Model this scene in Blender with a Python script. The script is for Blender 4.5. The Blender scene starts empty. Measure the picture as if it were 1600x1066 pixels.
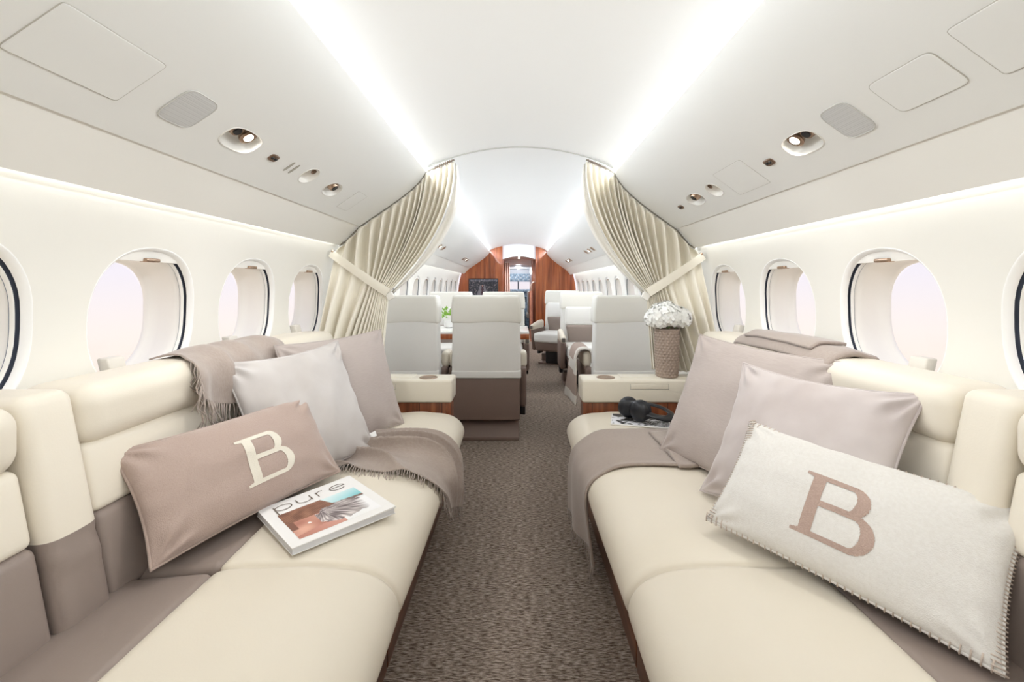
import bpy, bmesh, math, random
from mathutils import Vector, Matrix, Euler, noise

scene = bpy.context.scene
COL = scene.collection
random.seed(7)
PI = math.pi

# ---------------------------------------------------------------- camera
cam_data = bpy.data.cameras.new('camera')
cam_data.sensor_width = 36.0
cam_data.lens = 15.525
cam_data.shift_x = -0.005
cam_data.shift_y = -0.05375
cam_data.clip_start = 0.02
cam = bpy.data.objects.new('camera', cam_data)
cam.location = (0, 0, 1.12)
cam.rotation_euler = (PI / 2, 0, 0)
COL.objects.link(cam)
scene.camera = cam

# ---------------------------------------------------------------- colour management, bounces
scene.view_settings.view_transform = 'Standard'
scene.view_settings.look = 'None'
scene.view_settings.gamma = 1.0
scene.view_settings.use_curve_mapping = False
scene.view_settings.exposure = 0.47
scene.cycles.max_bounces = 8
scene.cycles.diffuse_bounces = 5
scene.cycles.glossy_bounces = 4
scene.cycles.transmission_bounces = 3
scene.cycles.adaptive_threshold = 0.07
scene.cycles.caustics_reflective = False
scene.cycles.caustics_refractive = False
scene.cycles.sample_clamp_indirect = 6.0
scene.cycles.use_denoising = True

# ---------------------------------------------------------------- sky: pale dusk haze, lavender above a peach horizon
world = bpy.data.worlds.new('sky')
scene.world = world
world.use_nodes = True
wn = world.node_tree.nodes; wl = world.node_tree.links
wn.clear()
w_out = wn.new('ShaderNodeOutputWorld'); w_bg = wn.new('ShaderNodeBackground')
w_tc = wn.new('ShaderNodeTexCoord'); w_sep = wn.new('ShaderNodeSeparateXYZ')
w_map = wn.new('ShaderNodeMapRange'); w_ramp = wn.new('ShaderNodeValToRGB')
w_map.inputs[1].default_value = -0.22; w_map.inputs[2].default_value = 0.25
wl.new(w_tc.outputs['Generated'], w_sep.inputs[0]); wl.new(w_sep.outputs[2], w_map.inputs[0])
wl.new(w_map.outputs[0], w_ramp.inputs[0]); wl.new(w_ramp.outputs[0], w_bg.inputs[0]); wl.new(w_bg.outputs[0], w_out.inputs[0])
er = w_ramp.color_ramp.elements
er[0].position = 0.0; er[0].color = (1.0, 0.84, 0.68, 1)
er[1].position = 1.0; er[1].color = (0.74, 0.72, 0.88, 1)
e = er.new(0.30); e.color = (1.0, 0.90, 0.84, 1)
e = er.new(0.52); e.color = (0.92, 0.87, 0.93, 1)
w_bg.inputs[1].default_value = 0.77

# ---------------------------------------------------------------- LED strips in the ceiling coves and behind the side valances
COVE_W = 3.9      # watts per metre of ceiling cove
WASH_W = 0.4       # watts per metre of sidewall wash
def led(name, loc, length, width, rot, watts, color):
    d = bpy.data.lights.new(name, 'AREA')
    d.shape = 'RECTANGLE'; d.size = width; d.size_y = length
    d.energy = watts * length; d.color = color
    o = bpy.data.objects.new(name, d); o.location = loc; o.rotation_euler = rot
    COL.objects.link(o)
for s in (-1, 1):
    lx, lz = (0.53, 1.785) if s < 0 else (0.567, 1.778)      # lip of the ceiling cove
    for y0, y1, tint in ((-1.55, 2.55, (0.92, 0.97, 1.02)), (2.62, 8.5, (0.88, 0.96, 1.07))):
        # the strip stands just behind the lip and throws across the vault
        led('cove_strip_light', (s * (lx + .014), (y0 + y1) / 2, lz + .014), y1 - y0, 0.008, (0, s * math.radians(46), 0), COVE_W * (1.0 if y0 < 0 else 1.15), tint)
        led('wash_strip_light', (s * 1.050, (y0 + y1) / 2, 1.390 if s < 0 else 1.374), y1 - y0, 0.012, (0, 0, 0), WASH_W, tint)

# ================================================================= helpers
def lin(c):
    return c / 12.92 if c <= 0.04045 else ((c + 0.055) / 1.055) ** 2.4
def rgb(h):
    h = h.lstrip('#')
    return tuple(lin(int(h[i:i + 2], 16) / 255) for i in (0, 2, 4)) + (1.0,)

MATS = {}
def mat(name, col, rough=0.6, metal=0.0, spec=0.5, bump=None, var=None, sheen=0.0, coat=0.0, emit=None):
    """bump = (scale xyz, strength, distance, detail); var = (scale xyz, second colour, contrast)"""
    if name in MATS: return MATS[name]
    m = bpy.data.materials.new(name); m.use_nodes = True
    nt = m.node_tree; b = nt.nodes['Principled BSDF']
    b.inputs['Base Color'].default_value = rgb(col)
    b.inputs['Roughness'].default_value = rough
    b.inputs['Metallic'].default_value = metal
    b.inputs['Specular IOR Level'].default_value = spec
    if sheen: b.inputs['Sheen Weight'].default_value = sheen; b.inputs['Sheen Roughness'].default_value = 0.4
    if coat: b.inputs['Coat Weight'].default_value = coat; b.inputs['Coat Roughness'].default_value = 0.08
    if emit:
        b.inputs['Emission Color'].default_value = rgb(emit[0]); b.inputs['Emission Strength'].default_value = emit[1]
    def tex(scale, detail=3):
        tc = nt.nodes.new('ShaderNodeTexCoord'); mp = nt.nodes.new('ShaderNodeMapping')
        mp.inputs['Scale'].default_value = scale
        n = nt.nodes.new('ShaderNodeTexNoise'); n.inputs['Scale'].default_value = 1.0; n.inputs['Detail'].default_value = detail
        nt.links.new(tc.outputs['Object'], mp.inputs[0]); nt.links.new(mp.outputs[0], n.inputs['Vector'])
        return n
    if var:
        n = tex(var[0], 4); r = nt.nodes.new('ShaderNodeValToRGB')
        c = var[2] if len(var) > 2 else 0.25
        r.color_ramp.elements[0].position = 0.5 - c; r.color_ramp.elements[0].color = rgb(col)
        r.color_ramp.elements[1].position = 0.5 + c; r.color_ramp.elements[1].color = rgb(var[1])
        nt.links.new(n.outputs['Fac'], r.inputs[0]); nt.links.new(r.outputs[0], b.inputs['Base Color'])
    if bump:
        n = tex(bump[0], bump[3] if len(bump) > 3 else 3); bp = nt.nodes.new('ShaderNodeBump')
        bp.inputs['Strength'].default_value = bump[1]; bp.inputs['Distance'].default_value = bump[2]
        nt.links.new(n.outputs['Fac'], bp.inputs['Height']); nt.links.new(bp.outputs[0], b.inputs['Normal'])
    MATS[name] = m
    return m

def print_mat(name, rough=0.35, coat=0.0, emit=0.0):
    """flat print: the colour attribute 'print' of the mesh"""
    m = bpy.data.materials.new(name); m.use_nodes = True
    nt = m.node_tree; b = nt.nodes['Principled BSDF']; a = nt.nodes.new('ShaderNodeVertexColor'); a.layer_name = 'print'
    nt.links.new(a.outputs[0], b.inputs['Base Color']); b.inputs['Roughness'].default_value = rough
    b.inputs['Coat Weight'].default_value = coat
    if emit:
        nt.links.new(a.outputs[0], b.inputs['Emission Color']); b.inputs['Emission Strength'].default_value = emit
    return m

def O(name, vf, m, parent=None, loc=None, rot=None, sharp=40, kind=None):
    v, f = vf
    me = bpy.data.meshes.new(name); me.from_pydata([tuple(p) for p in v], [], f); me.update()
    me.shade_smooth()
    if sharp and sharp < 180: me.set_sharp_from_angle(angle=math.radians(sharp))
    for x in (m if isinstance(m, (list, tuple)) else [m]): me.materials.append(x)
    o = bpy.data.objects.new(name, me); COL.objects.link(o)
    if parent: o.parent = parent
    if loc is not None: o.location = loc
    if rot is not None: o.rotation_euler = rot
    if kind: o['kind'] = kind
    return o
def tag(o, label, cat, group=None, kind=None):
    o['label'] = label; o['category'] = cat
    if group: o['group'] = group
    if kind: o['kind'] = kind
    return o
def thing(name, label, cat, loc=(0, 0, 0), rot=(0, 0, 0), group=None, kind=None):
    o = bpy.data.objects.new(name, None); o.empty_display_size = 0.05
    o.location = loc; o.rotation_euler = rot; COL.objects.link(o)
    return tag(o, label, cat, group, kind)
def copy_tree(o, parent=None):
    c = o.copy(); COL.objects.link(c)
    if parent: c.parent = parent
    for ch in list(o.children): copy_tree(ch, c)
    return c
def join(*parts):
    V, F = [], []
    for v, f in parts:
        k = len(V); V += [tuple(p) for p in v]; F += [tuple(i + k for i in q) for q in f]
    return V, F
def moved(vf, M):
    return [M @ Vector(p) for p in vf[0]], vf[1]
def shifted(vf, d):
    return [(p[0] + d[0], p[1] + d[1], p[2] + d[2]) for p in vf[0]], vf[1]
def fn(vf, f):
    return [f(*p) for p in vf[0]], vf[1]

def soft_box(x0, x1, y0, y1, z0, z1, r=0.01, puff=(0, 0, 0), k=3, inner=1, bend=None):
    """rounded box; puff bulges the faces; bend(x,y,z)->(x,y,z) shapes it"""
    c = ((x0 + x1) / 2, (y0 + y1) / 2, (z0 + z1) / 2); h = (abs(x1 - x0) / 2, abs(y1 - y0) / 2, abs(z1 - z0) / 2)
    r = min(r, *(q * 0.98 for q in h))
    ax = []
    for q in h:
        L = [-q + r * (1 - math.cos(i / k * PI / 2)) for i in range(k)]
        a = q - r; m = inner if inner > 1 else 1
        mid = [-a + 2 * a * i / m for i in range(m + 1)]
        ax.append(L + mid + [-x for x in reversed(L)])
    n = [len(a) for a in ax]; idx = {}; V = []; F = []
    def vid(i, j, l):
        key = (i, j, l)
        if key not in idx:
            p = [ax[0][i], ax[1][j], ax[2][l]]
            inn = [max(-(h[q] - r), min(h[q] - r, p[q])) for q in range(3)]
            d = Vector([p[q] - inn[q] for q in range(3)])
            if d.length > 1e-9: d = d.normalized() * r
            P = [inn[q] + d[q] for q in range(3)]
            u = [P[q] / h[q] for q in range(3)]
            for q in range(3):
                if puff[q]:
                    o1, o2 = (q + 1) % 3, (q + 2) % 3
                    P[q] += puff[q] * u[q] * (1 - u[o1] ** 2) * (1 - u[o2] ** 2)
            P = tuple(P[q] + c[q] for q in range(3))
            idx[key] = len(V); V.append(bend(*P) if bend else P)
        return idx[key]
    for q in range(3):
        a, b = (q + 1) % 3, (q + 2) % 3
        for side in (0, n[q] - 1):
            for i in range(n[a] - 1):
                for j in range(n[b] - 1):
                    def key(ii, jj):
                        t = [0, 0, 0]; t[q] = side; t[a] = ii; t[b] = jj
                        return vid(*t)
                    f = (key(i, j), key(i + 1, j), key(i + 1, j + 1), key(i, j + 1))
                    F.append(f if side else f[::-1])
    return V, F

def grid(nu, nv, f, wrap_u=False):
    V = [f(i / nu, j / nv) for j in range(nv + 1) for i in range(nu + (0 if wrap_u else 1))]
    w = nu if wrap_u else nu + 1
    F = [(j * w + i, j * w + (i + 1) % w, (j + 1) * w + (i + 1) % w, (j + 1) * w + i) for j in range(nv) for i in range(nu)]
    return V, F
def flip(vf): return vf[0], [tuple(reversed(f)) for f in vf[1]]

def tube(pts, r, seg=6, closed=False, caps=True, flat=1.0):
    pts = [Vector(p) for p in pts]; n = len(pts); V = []; F = []
    rr = r if isinstance(r, (list, tuple)) else [r] * n
    up = Vector((0.0123, 0.0321, 1)); prev = None
    for i, p in enumerate(pts):
        t = (pts[(i + 1) % n] - pts[i - 1]) if closed else (pts[min(i + 1, n - 1)] - pts[max(i - 1, 0)])
        t.normalize()
        a = (prev - t * prev.dot(t)) if prev is not None else up.cross(t)
        if a.length < 1e-6: a = Vector((1, 0, 0)).cross(t)
        a.normalize(); b = t.cross(a); prev = a
        for k in range(seg):
            an = 2 * PI * k / seg
            V.append(p + a * math.cos(an) * rr[i] + b * math.sin(an) * rr[i] * flat)
    for i in range(n if closed else n - 1):
        for k in range(seg):
            j = (i + 1) % n
            F.append((i * seg + k, i * seg + (k + 1) % seg, j * seg + (k + 1) % seg, j * seg + k))
    if caps and not closed:
        F.append(tuple(reversed(range(seg)))); F.append(tuple(range((n - 1) * seg, n * seg)))
    return V, F
def lathe(prof, seg=24, c=(0, 0, 0), axis='z'):
    V = []; F = []
    for r, z in prof:
        for k in range(seg):
            a = 2 * PI * k / seg; p = (r * math.cos(a), r * math.sin(a), z)
            if axis == 'y': p = (p[0], z, p[1])
            if axis == 'x': p = (z, p[0], p[1])
            V.append((p[0] + c[0], p[1] + c[1], p[2] + c[2]))
    for i in range(len(prof) - 1):
        for k in range(seg):
            F.append((i * seg + k, i * seg + (k + 1) % seg, (i + 1) * seg + (k + 1) % seg, (i + 1) * seg + k))
    F.append(tuple(reversed(range(seg)))); F.append(tuple(range((len(prof) - 1) * seg, len(prof) * seg)))
    return V, F
def catmull(P, n=4, closed=False):
    P = [Vector(p) for p in P]; out = []; N = len(P)
    for i in range(N if closed else N - 1):
        g = (lambda k: P[k % N]) if closed else (lambda k: P[max(0, min(N - 1, k))])
        a, b, c, d = g(i - 1), g(i), g(i + 1), g(i + 2)
        for k in range(n):
            t = k / n
            out.append(0.5 * ((2 * b) + (c - a) * t + (2 * a - 5 * b + 4 * c - d) * t * t + (3 * b - a - 3 * c + d) * t ** 3))
    if not closed: out.append(P[-1])
    return out
def loft_y(prof, y0, y1, r=0.03, ny=2, bulge=0.0):
    """closed (x,z) profile swept along y with rounded ends"""
    n = len(prof); P = [Vector((p[0], p[1])) for p in prof]
    area = sum(P[i].x * P[(i + 1) % n].y - P[(i + 1) % n].x * P[i].y for i in range(n))
    N = []
    for i in range(n):
        t = P[(i + 1) % n] - P[i - 1]; t.normalize()
        N.append(Vector((t.y, -t.x)) * (1 if area > 0 else -1))
    rings = []
    for a in (0, 0.35, 0.7, 1.0): rings.append((y0 + r * (1 - math.cos(a * PI / 2)), r * (1 - math.sin(a * PI / 2)) * 0.8))
    for i in range(1, ny): rings.append((y0 + r + (y1 - y0 - 2 * r) * i / ny, 0))
    for a in (1.0, 0.7, 0.35, 0): rings.append((y1 - r * (1 - math.cos(a * PI / 2)), r * (1 - math.sin(a * PI / 2)) * 0.8))
    V = []; F = []
    for y, d in rings:
        q = (y - y0) / (y1 - y0); bl = bulge * math.sqrt(max(0, 4 * q * (1 - q)))
        for p, nn in zip(P, N): V.append((p.x - nn.x * (d - bl), y, p.y - nn.y * (d - bl)))
    for i in range(len(rings) - 1):
        for k in range(n): F.append((i * n + k, i * n + (k + 1) % n, (i + 1) * n + (k + 1) % n, (i + 1) * n + k))
    F.append(tuple(range(n))); F.append(tuple(reversed(range((len(rings) - 1) * n, len(rings) * n))))
    if area > 0: F = [tuple(reversed(f)) for f in F]
    return V, F
def painted(name, f, nx, ny, colf, m, parent=None, loc=None, rot=None):
    """grid whose faces carry a printed colour; f(u,v)->point, colf(u,v)->sRGB 0..1 triple"""
    vf = grid(nx, ny, f)
    o = O(name, vf, m, parent, loc, rot, sharp=None)
    ca = o.data.color_attributes.new('print', 'FLOAT_COLOR', 'POINT')
    k = 0
    for j in range(ny + 1):
        for i in range(nx + 1):
            c = colf(i / nx, j / ny); ca.data[k].color = tuple(lin(max(0, min(1, q))) for q in c) + (1,); k += 1
    return o
def mix(a, b, t):
    t = max(0, min(1, t)); return tuple(x + (y - x) * t for x, y in zip(a, b))
def nz(x, y, z=0.0): return noise.noise(Vector((x, y, z)))

# ---------------------------------------------------------------- materials
M_CEIL = mat('ceiling_white', '#F5F5F3', 0.55, spec=0.3, bump=((9, 9, 9), 0.05, 0.01))
M_PANEL = mat('overhead_panel_white', '#EBEBE8', 0.5, spec=0.3, bump=((400, 400, 400), 0.05, 0.001))
M_VAL = mat('valance_white', '#EEECE6', 0.55, spec=0.3)
M_WALL = mat('sidewall_cream', '#EAE7DF', 0.6, spec=0.3, bump=((30, 30, 30), 0.05, 0.003))
M_RIM = mat('window_rim_white', '#F7F6F3', 0.35)
M_REV = mat('window_reveal_cream', '#F3F0EA', 0.5)
M_DARK = mat('window_gap_dark', '#6A7080', 0.6)
M_BRONZE = mat('brushed_bronze', '#B39A86', 0.3, metal=1.0)
M_BRONZE_D = mat('dark_bronze', '#8C7565', 0.4, metal=0.8)
M_BLACK = mat('black_plastic', '#17181B', 0.4)
M_CREAM = mat('cream_leather', '#E6DECF', 0.42, spec=0.4, bump=((260, 260, 260), 0.08, 0.002), var=((3, 3, 3), '#E2D9C8', 0.3))
M_CREAM2 = mat('pale_seat_leather', '#F1F0EC', 0.45, spec=0.4, bump=((260, 260, 260), 0.06, 0.002))
M_TAUPE = mat('taupe_leather', '#94867E', 0.45, spec=0.4, bump=((220, 220, 220), 0.1, 0.002), var=((4, 4, 4), '#8E8078', 0.3))
M_TAUPE_D = mat('taupe_seat_leather', '#7D6A61', 0.45, spec=0.4, bump=((220, 220, 220), 0.1, 0.002))
M_LINEN = mat('mauve_linen', '#B3A7A1', 0.9, spec=0.1, sheen=0.25, bump=((300, 300, 900), 0.35, 0.002, 2), var=((40, 40, 600), '#BBB0AA', 0.2))
M_VELVET = mat('silver_velvet', '#BEB8B4', 0.8, spec=0.15, sheen=0.5, bump=((500, 500, 500), 0.1, 0.001), var=((7, 7, 7), '#C9C4C1', 0.2))
M_VELVET2 = mat('mauve_velvet', '#BBB0AC', 0.8, spec=0.15, sheen=0.5, bump=((500, 500, 500), 0.1, 0.001), var=((7, 7, 7), '#C9C0BD', 0.2))
M_WOOL = mat('rose_beige_wool', '#AF9B91', 0.95, spec=0.05, sheen=0.4, bump=((420, 420, 420), 0.4, 0.003), var=((260, 260, 260), '#B6A399', 0.3))
M_WOOLW = mat('ivory_wool', '#D9D5CF', 0.95, spec=0.05, sheen=0.3, bump=((420, 420, 420), 0.35, 0.003), var=((150, 150, 150), '#DFDCD7', 0.2))
M_LETW = mat('ivory_knit', '#E4DED0', 0.95, spec=0.05, bump=((420, 420, 420), 0.4, 0.003))
M_LETT = mat('taupe_knit', '#B7A094', 0.95, spec=0.05, bump=((420, 420, 420), 0.4, 0.003), var=((300, 300, 300), '#AC958A', 0.15))
M_THROW = mat('taupe_cashmere', '#A6988F', 0.95, spec=0.05, sheen=0.4, bump=((350, 900, 350), 0.35, 0.002), var=((90, 400, 90), '#B0A39A', 0.2))
M_CURT = mat('ivory_satin_curtain', '#F0EADB', 0.5, spec=0.4, sheen=0.2, bump=((200, 200, 60), 0.05, 0.002))
M_LINING = mat('curtain_lining', '#F0EDE6', 0.7)
M_CONS = mat('console_cream', '#E7E0D0', 0.4, bump=((300, 300, 300), 0.04, 0.001))
M_PAPER = mat('white_paper', '#F0EFEE', 0.5)
M_WHITE = mat('white_gloss', '#F2F1EE', 0.25, coat=0.3)

def wood_mat(name, c1, c2, c3, scale, rough=0.3):
    m = bpy.data.materials.new(name); m.use_nodes = True; nt = m.node_tree; b = nt.nodes['Principled BSDF']
    tc = nt.nodes.new('ShaderNodeTexCoord'); mp = nt.nodes.new('ShaderNodeMapping'); mp.inputs['Scale'].default_value = scale
    n = nt.nodes.new('ShaderNodeTexNoise'); n.inputs['Scale'].default_value = 1; n.inputs['Detail'].default_value = 6; n.inputs['Distortion'].default_value = 0.6
    r = nt.nodes.new('ShaderNodeValToRGB'); el = r.color_ramp.elements
    el[0].position = 0.3; el[0].color = rgb(c1); el[1].position = 0.72; el[1].color = rgb(c3); q = el.new(0.5); q.color = rgb(c2)
    nt.links.new(tc.outputs['Object'], mp.inputs[0]); nt.links.new(mp.outputs[0], n.inputs['Vector']); nt.links.new(n.outputs['Fac'], r.inputs[0])
    nt.links.new(r.outputs[0], b.inputs['Base Color']); b.inputs['Roughness'].default_value = rough; b.inputs['Coat Weight'].default_value = 0.4; b.inputs['Coat Roughness'].default_value = 0.1
    return m
M_WOOD = wood_mat('walnut_veneer', '#5A2E18', '#84482A', '#A0623C', (30, 30, 2.2))
M_WOODF = wood_mat('bulkhead_veneer', '#7A3C1C', '#A3562C', '#BE7342', (18, 18, 1.1))
M_WOODB = wood_mat('sofa_plinth_veneer', '#4E2A1A', '#6F4029', '#8A5A3D', (30, 2.2, 30))

def carpet_mat():
    m = bpy.data.materials.new('tweed_carpet'); m.use_nodes = True; nt = m.node_tree; b = nt.nodes['Principled BSDF']; L = nt.links.new
    tc = nt.nodes.new('ShaderNodeTexCoord')
    def nzt(sc, d):
        mp = nt.nodes.new('ShaderNodeMapping'); mp.inputs['Scale'].default_value = sc
        n = nt.nodes.new('ShaderNodeTexNoise'); n.inputs['Scale'].default_value = 1; n.inputs['Detail'].default_value = d; n.inputs['Roughness'].default_value = 0.65
        L(tc.outputs['Object'], mp.inputs[0]); L(mp.outputs[0], n.inputs['Vector']); return n
    a = nzt((42, 210, 60), 5)
    r = nt.nodes.new('ShaderNodeValToRGB'); el = r.color_ramp.elements
    el[0].position = 0.38; el[0].color = rgb('#57493F'); el[1].position = 0.63; el[1].color = rgb('#BEB0A4'); q = el.new(0.5); q.color = rgb('#8F8176')
    L(a.outputs['Fac'], r.inputs[0]); L(r.outputs[0], b.inputs['Base Color'])
    bp = nt.nodes.new('ShaderNodeBump'); bp.inputs['Strength'].default_value = 0.6; bp.inputs['Distance'].default_value = 0.006
    L(a.outputs['Fac'], bp.inputs['Height']); L(bp.outputs[0], b.inputs['Normal'])
    b.inputs['Roughness'].default_value = 1.0; b.inputs['Specular IOR Level'].default_value = 0.05
    return m
M_CARPET = carpet_mat()

def grille_mat():
    m = bpy.data.materials.new('speaker_grille'); m.use_nodes = True; nt = m.node_tree; b = nt.nodes['Principled BSDF']; L = nt.links.new
    tc = nt.nodes.new('ShaderNodeTexCoord'); vo = nt.nodes.new('ShaderNodeTexVoronoi'); vo.inputs['Scale'].default_value = 330; vo.inputs['Randomness'].default_value = 0.0
    L(tc.outputs['Object'], vo.inputs['Vector'])
    r = nt.nodes.new('ShaderNodeValToRGB'); el = r.color_ramp.elements
    el[0].position = 0.25; el[0].color = rgb('#B4B4B3'); el[1].position = 0.4; el[1].color = rgb('#CDCDCC')
    L(vo.outputs['Distance'], r.inputs[0]); L(r.outputs[0], b.inputs['Base Color']); b.inputs['Roughness'].default_value = 0.6
    return m
M_GRILLE = grille_mat()
def glass_mat():
    m = bpy.data.materials.new('window_glass'); m.use_nodes = True; nt = m.node_tree; nt.nodes.clear()
    o = nt.nodes.new('ShaderNodeOutputMaterial'); t = nt.nodes.new('ShaderNodeBsdfTransparent'); g = nt.nodes.new('ShaderNodeBsdfGlossy'); x = nt.nodes.new('ShaderNodeMixShader')
    t.inputs[0].default_value = (0.97, 0.97, 0.985, 1); g.inputs['Roughness'].default_value = 0.05; x.inputs[0].default_value = 0.02
    nt.links.new(t.outputs[0], x.inputs[1]); nt.links.new(g.outputs[0], x.inputs[2]); nt.links.new(x.outputs[0], o.inputs[0])
    return m
M_GLASS = glass_mat()

# ================================================================= the cabin shell
Y0, Y1 = -1.6, 8.6            # aft wall, forward bulkhead
PSU = {-1: [(.915, 1.466), (.84, 1.518), (.76, 1.572), (.69, 1.622), (.63, 1.668), (.585, 1.708), (.555, 1.742), (.538, 1.768), (.53, 1.785)],
       1: [(.925, 1.452), (.855, 1.502), (.78, 1.556), (.715, 1.606), (.66, 1.654), (.618, 1.696), (.59, 1.734), (.574, 1.76), (.567, 1.778)]}
PT = {}
for s in (-1, 1):
    acc = [0.0]
    for a, b in zip(PSU[s], PSU[s][1:]): acc.append(acc[-1] + math.dist(a, b))
    PT[s] = acc
def surf(s, y, t, h=0.0):
    """point on the overhead panel: t metres up from its lower seam, h metres into the cabin"""
    P, T = PSU[s], PT[s]
    t = max(0, min(T[-1], t)); i = 0
    while i < len(T) - 2 and T[i + 1] < t: i += 1
    k = (t - T[i]) / (T[i + 1] - T[i])
    x = P[i][0] + (P[i + 1][0] - P[i][0]) * k; z = P[i][1] + (P[i + 1][1] - P[i][1]) * k
    def nrm(j):
        a, b = P[max(0, j - 1)], P[min(len(P) - 1, j + 1)]
        d = Vector((b[0] - a[0], b[1] - a[1])).normalized(); return Vector((-abs(d.y), -abs(d.x)))
    n = (nrm(i) * (1 - k) + nrm(i + 1) * k).normalized()
    return (s * (x + n.x * h), y, z + n.y * h)
def wall_x(z):
    T = [(0, .95), (.3, 1.03), (.5, 1.09), (.7, 1.122), (.85, 1.131), (1.05, 1.125), (1.15, 1.113), (1.23, 1.098), (1.355, 1.066), (1.42, 1.045)]
    for (a, xa), (b, xb) in zip(T, T[1:]):
        if z <= b: return xa + (xb - xa) * (z - a) / (b - a)
    return T[-1][1]
def ceil_z(x):
    d = max(0, abs(x - .0185) - .48)
    return 1.935 - 0.385 * (x - 0.0185) ** 2 - (1.1 if x < 0 else 2.1) * min(d, .1) ** 2
WASH = {-1: 1.357, 1: 1.341}

# floor
fl = O('floor', grid(4, 40, lambda u, v: (-1.2 + 2.4 * u, Y0 - .1 + (13.6 - Y0) * v, 0)), M_CARPET)
tag(fl, 'taupe tweed carpet with fine cross ribs covering the aisle', 'carpet', kind='structure')

# ceiling: shallow vault between the two coves
def ceil_f(u, v):
    x = -.672 + u * (.672 + .706); return (x, Y0 + (Y1 - Y0) * v, ceil_z(x))
ce = O('ceiling', flip(grid(40, 20, ceil_f)), M_CEIL)
tag(ce, 'white vaulted ceiling panel glowing along both edges', 'ceiling', kind='structure')

# recessed fittings: (y0, y1, t0, t1)
HOLES = {-1: {'reading_light': (1.212, 1.362, .094, .178), 'vent': (1.655, 1.745, .096, .182), 'gasper': (1.862, 1.992, .090, .174)},
         1: {'reading_light': (1.196, 1.342, .092, .172), 'vent': (1.805, 1.900, .082, .160), 'gasper': (1.972, 2.122, .080, .158)}}
def sup(a, n): # superellipse unit point
    c, s_ = math.cos(a), math.sin(a)
    return math.copysign(abs(c) ** (2 / n), c), math.copysign(abs(s_) ** (2 / n), s_)
def rect_pt(a):
    c, s_ = math.cos(a), math.sin(a); k = max(abs(c), abs(s_)); return c / k, s_ / k
NS = 32
for s in (-1, 1):
    side = 'left' if s < 0 else 'right'
    n_ = 0 if s < 0 else 1
    # sidewall valance between the wash light and the overhead panel
    k0 = PSU[s][0]
    vp = [(k0[0] + .004, k0[1] + .004), (1.030, WASH[s]), (1.037, WASH[s] + .003), (1.038, WASH[s] + .022), (1.036, WASH[s] + .045), (1.075, WASH[s] + .045)]
    V = []; F = []
    for yy in (Y0, Y1):
        for p in vp: V.append((s * p[0], yy, p[1]))
    m = len(vp)
    for i in range(m - 1): F.append((i, i + 1, m + i + 1, m + i))
    tag(O('trim_%d' % (1 + n_), (V, F), M_VAL, sharp=30), 'off-white sloping valance above the windows of the %s wall' % side, 'trim', kind='structure')
    # overhead panel with cut-outs
    H = HOLES[s]
    ys = sorted(set([Y0 + (Y1 - Y0) * i / 24 for i in range(25)] + [q for r in H.values() for q in r[:2]]))
    ts = sorted(set(PT[s] + [q for r in H.values() for q in r[2:]]))
    V = []; F = []; W = len(ts)
    for y in ys:
        for t in ts: V.append(surf(s, y, t))
    for i in range(len(ys) - 1):
        for j in range(W - 1):
            ym, tm = (ys[i] + ys[i + 1]) / 2, (ts[j] + ts[j + 1]) / 2
            if any(r[0] < ym < r[1] and r[2] < tm < r[3] for r in H.values()): continue
            F.append((i * W + j, i * W + j + 1, (i + 1) * W + j + 1, (i + 1) * W + j))
    parts = [(V, F)]
    for r in H.values():
        cy, ct, hy, ht = (r[0] + r[1]) / 2, (r[2] + r[3]) / 2, (r[1] - r[0]) / 2, (r[3] - r[2]) / 2
        A = []; B = []
        for k in range(NS):
            a = 2 * PI * k / NS
            p = rect_pt(a); q = sup(a, 2.8)
            A.append(surf(s, cy + p[0] * hy, ct + p[1] * ht)); B.append(surf(s, cy + q[0] * hy * .96, ct + q[1] * ht * .96))
        parts.append((A + B, [(k, (k + 1) % NS, NS + (k + 1) % NS, NS + k) for k in range(NS)]))
    # the lip and trough of the ceiling cove, and a turned lower edge
    e0 = PSU[s][-1]
    tr = [e0, (e0[0] + .004, e0[1] + .004), (e0[0] + .012, e0[1] + .001), (e0[0] + .022, e0[1] - .03), (e0[0] + .04, e0[1] - .042), (e0[0] + .14, e0[1] - .042), (e0[0] + .142, ceil_z(s * (e0[0] + .142)) + .002)]
    V = []; F = []
    for yy in (Y0, Y1):
        for p in tr: V.append((s * p[0], yy, p[1]))
    m = len(tr)
    for i in range(m - 1): F.append((i, i + 1, m + i + 1, m + i))
    parts.append((V, F))
    V = []
    for yy in (Y0, Y1):
        for p in (k0, (k0[0] + .004, k0[1] + .008)): V.append((s * p[0], yy, p[1]))
    parts.append((V, [(0, 1, 3, 2)]))
    tag(O('trim_%d' % (3 + n_), join(*parts), M_PANEL, sharp=35), 'curved white overhead panel running above the %s sofa and seats' % side, 'overhead panel', kind='structure')

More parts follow.
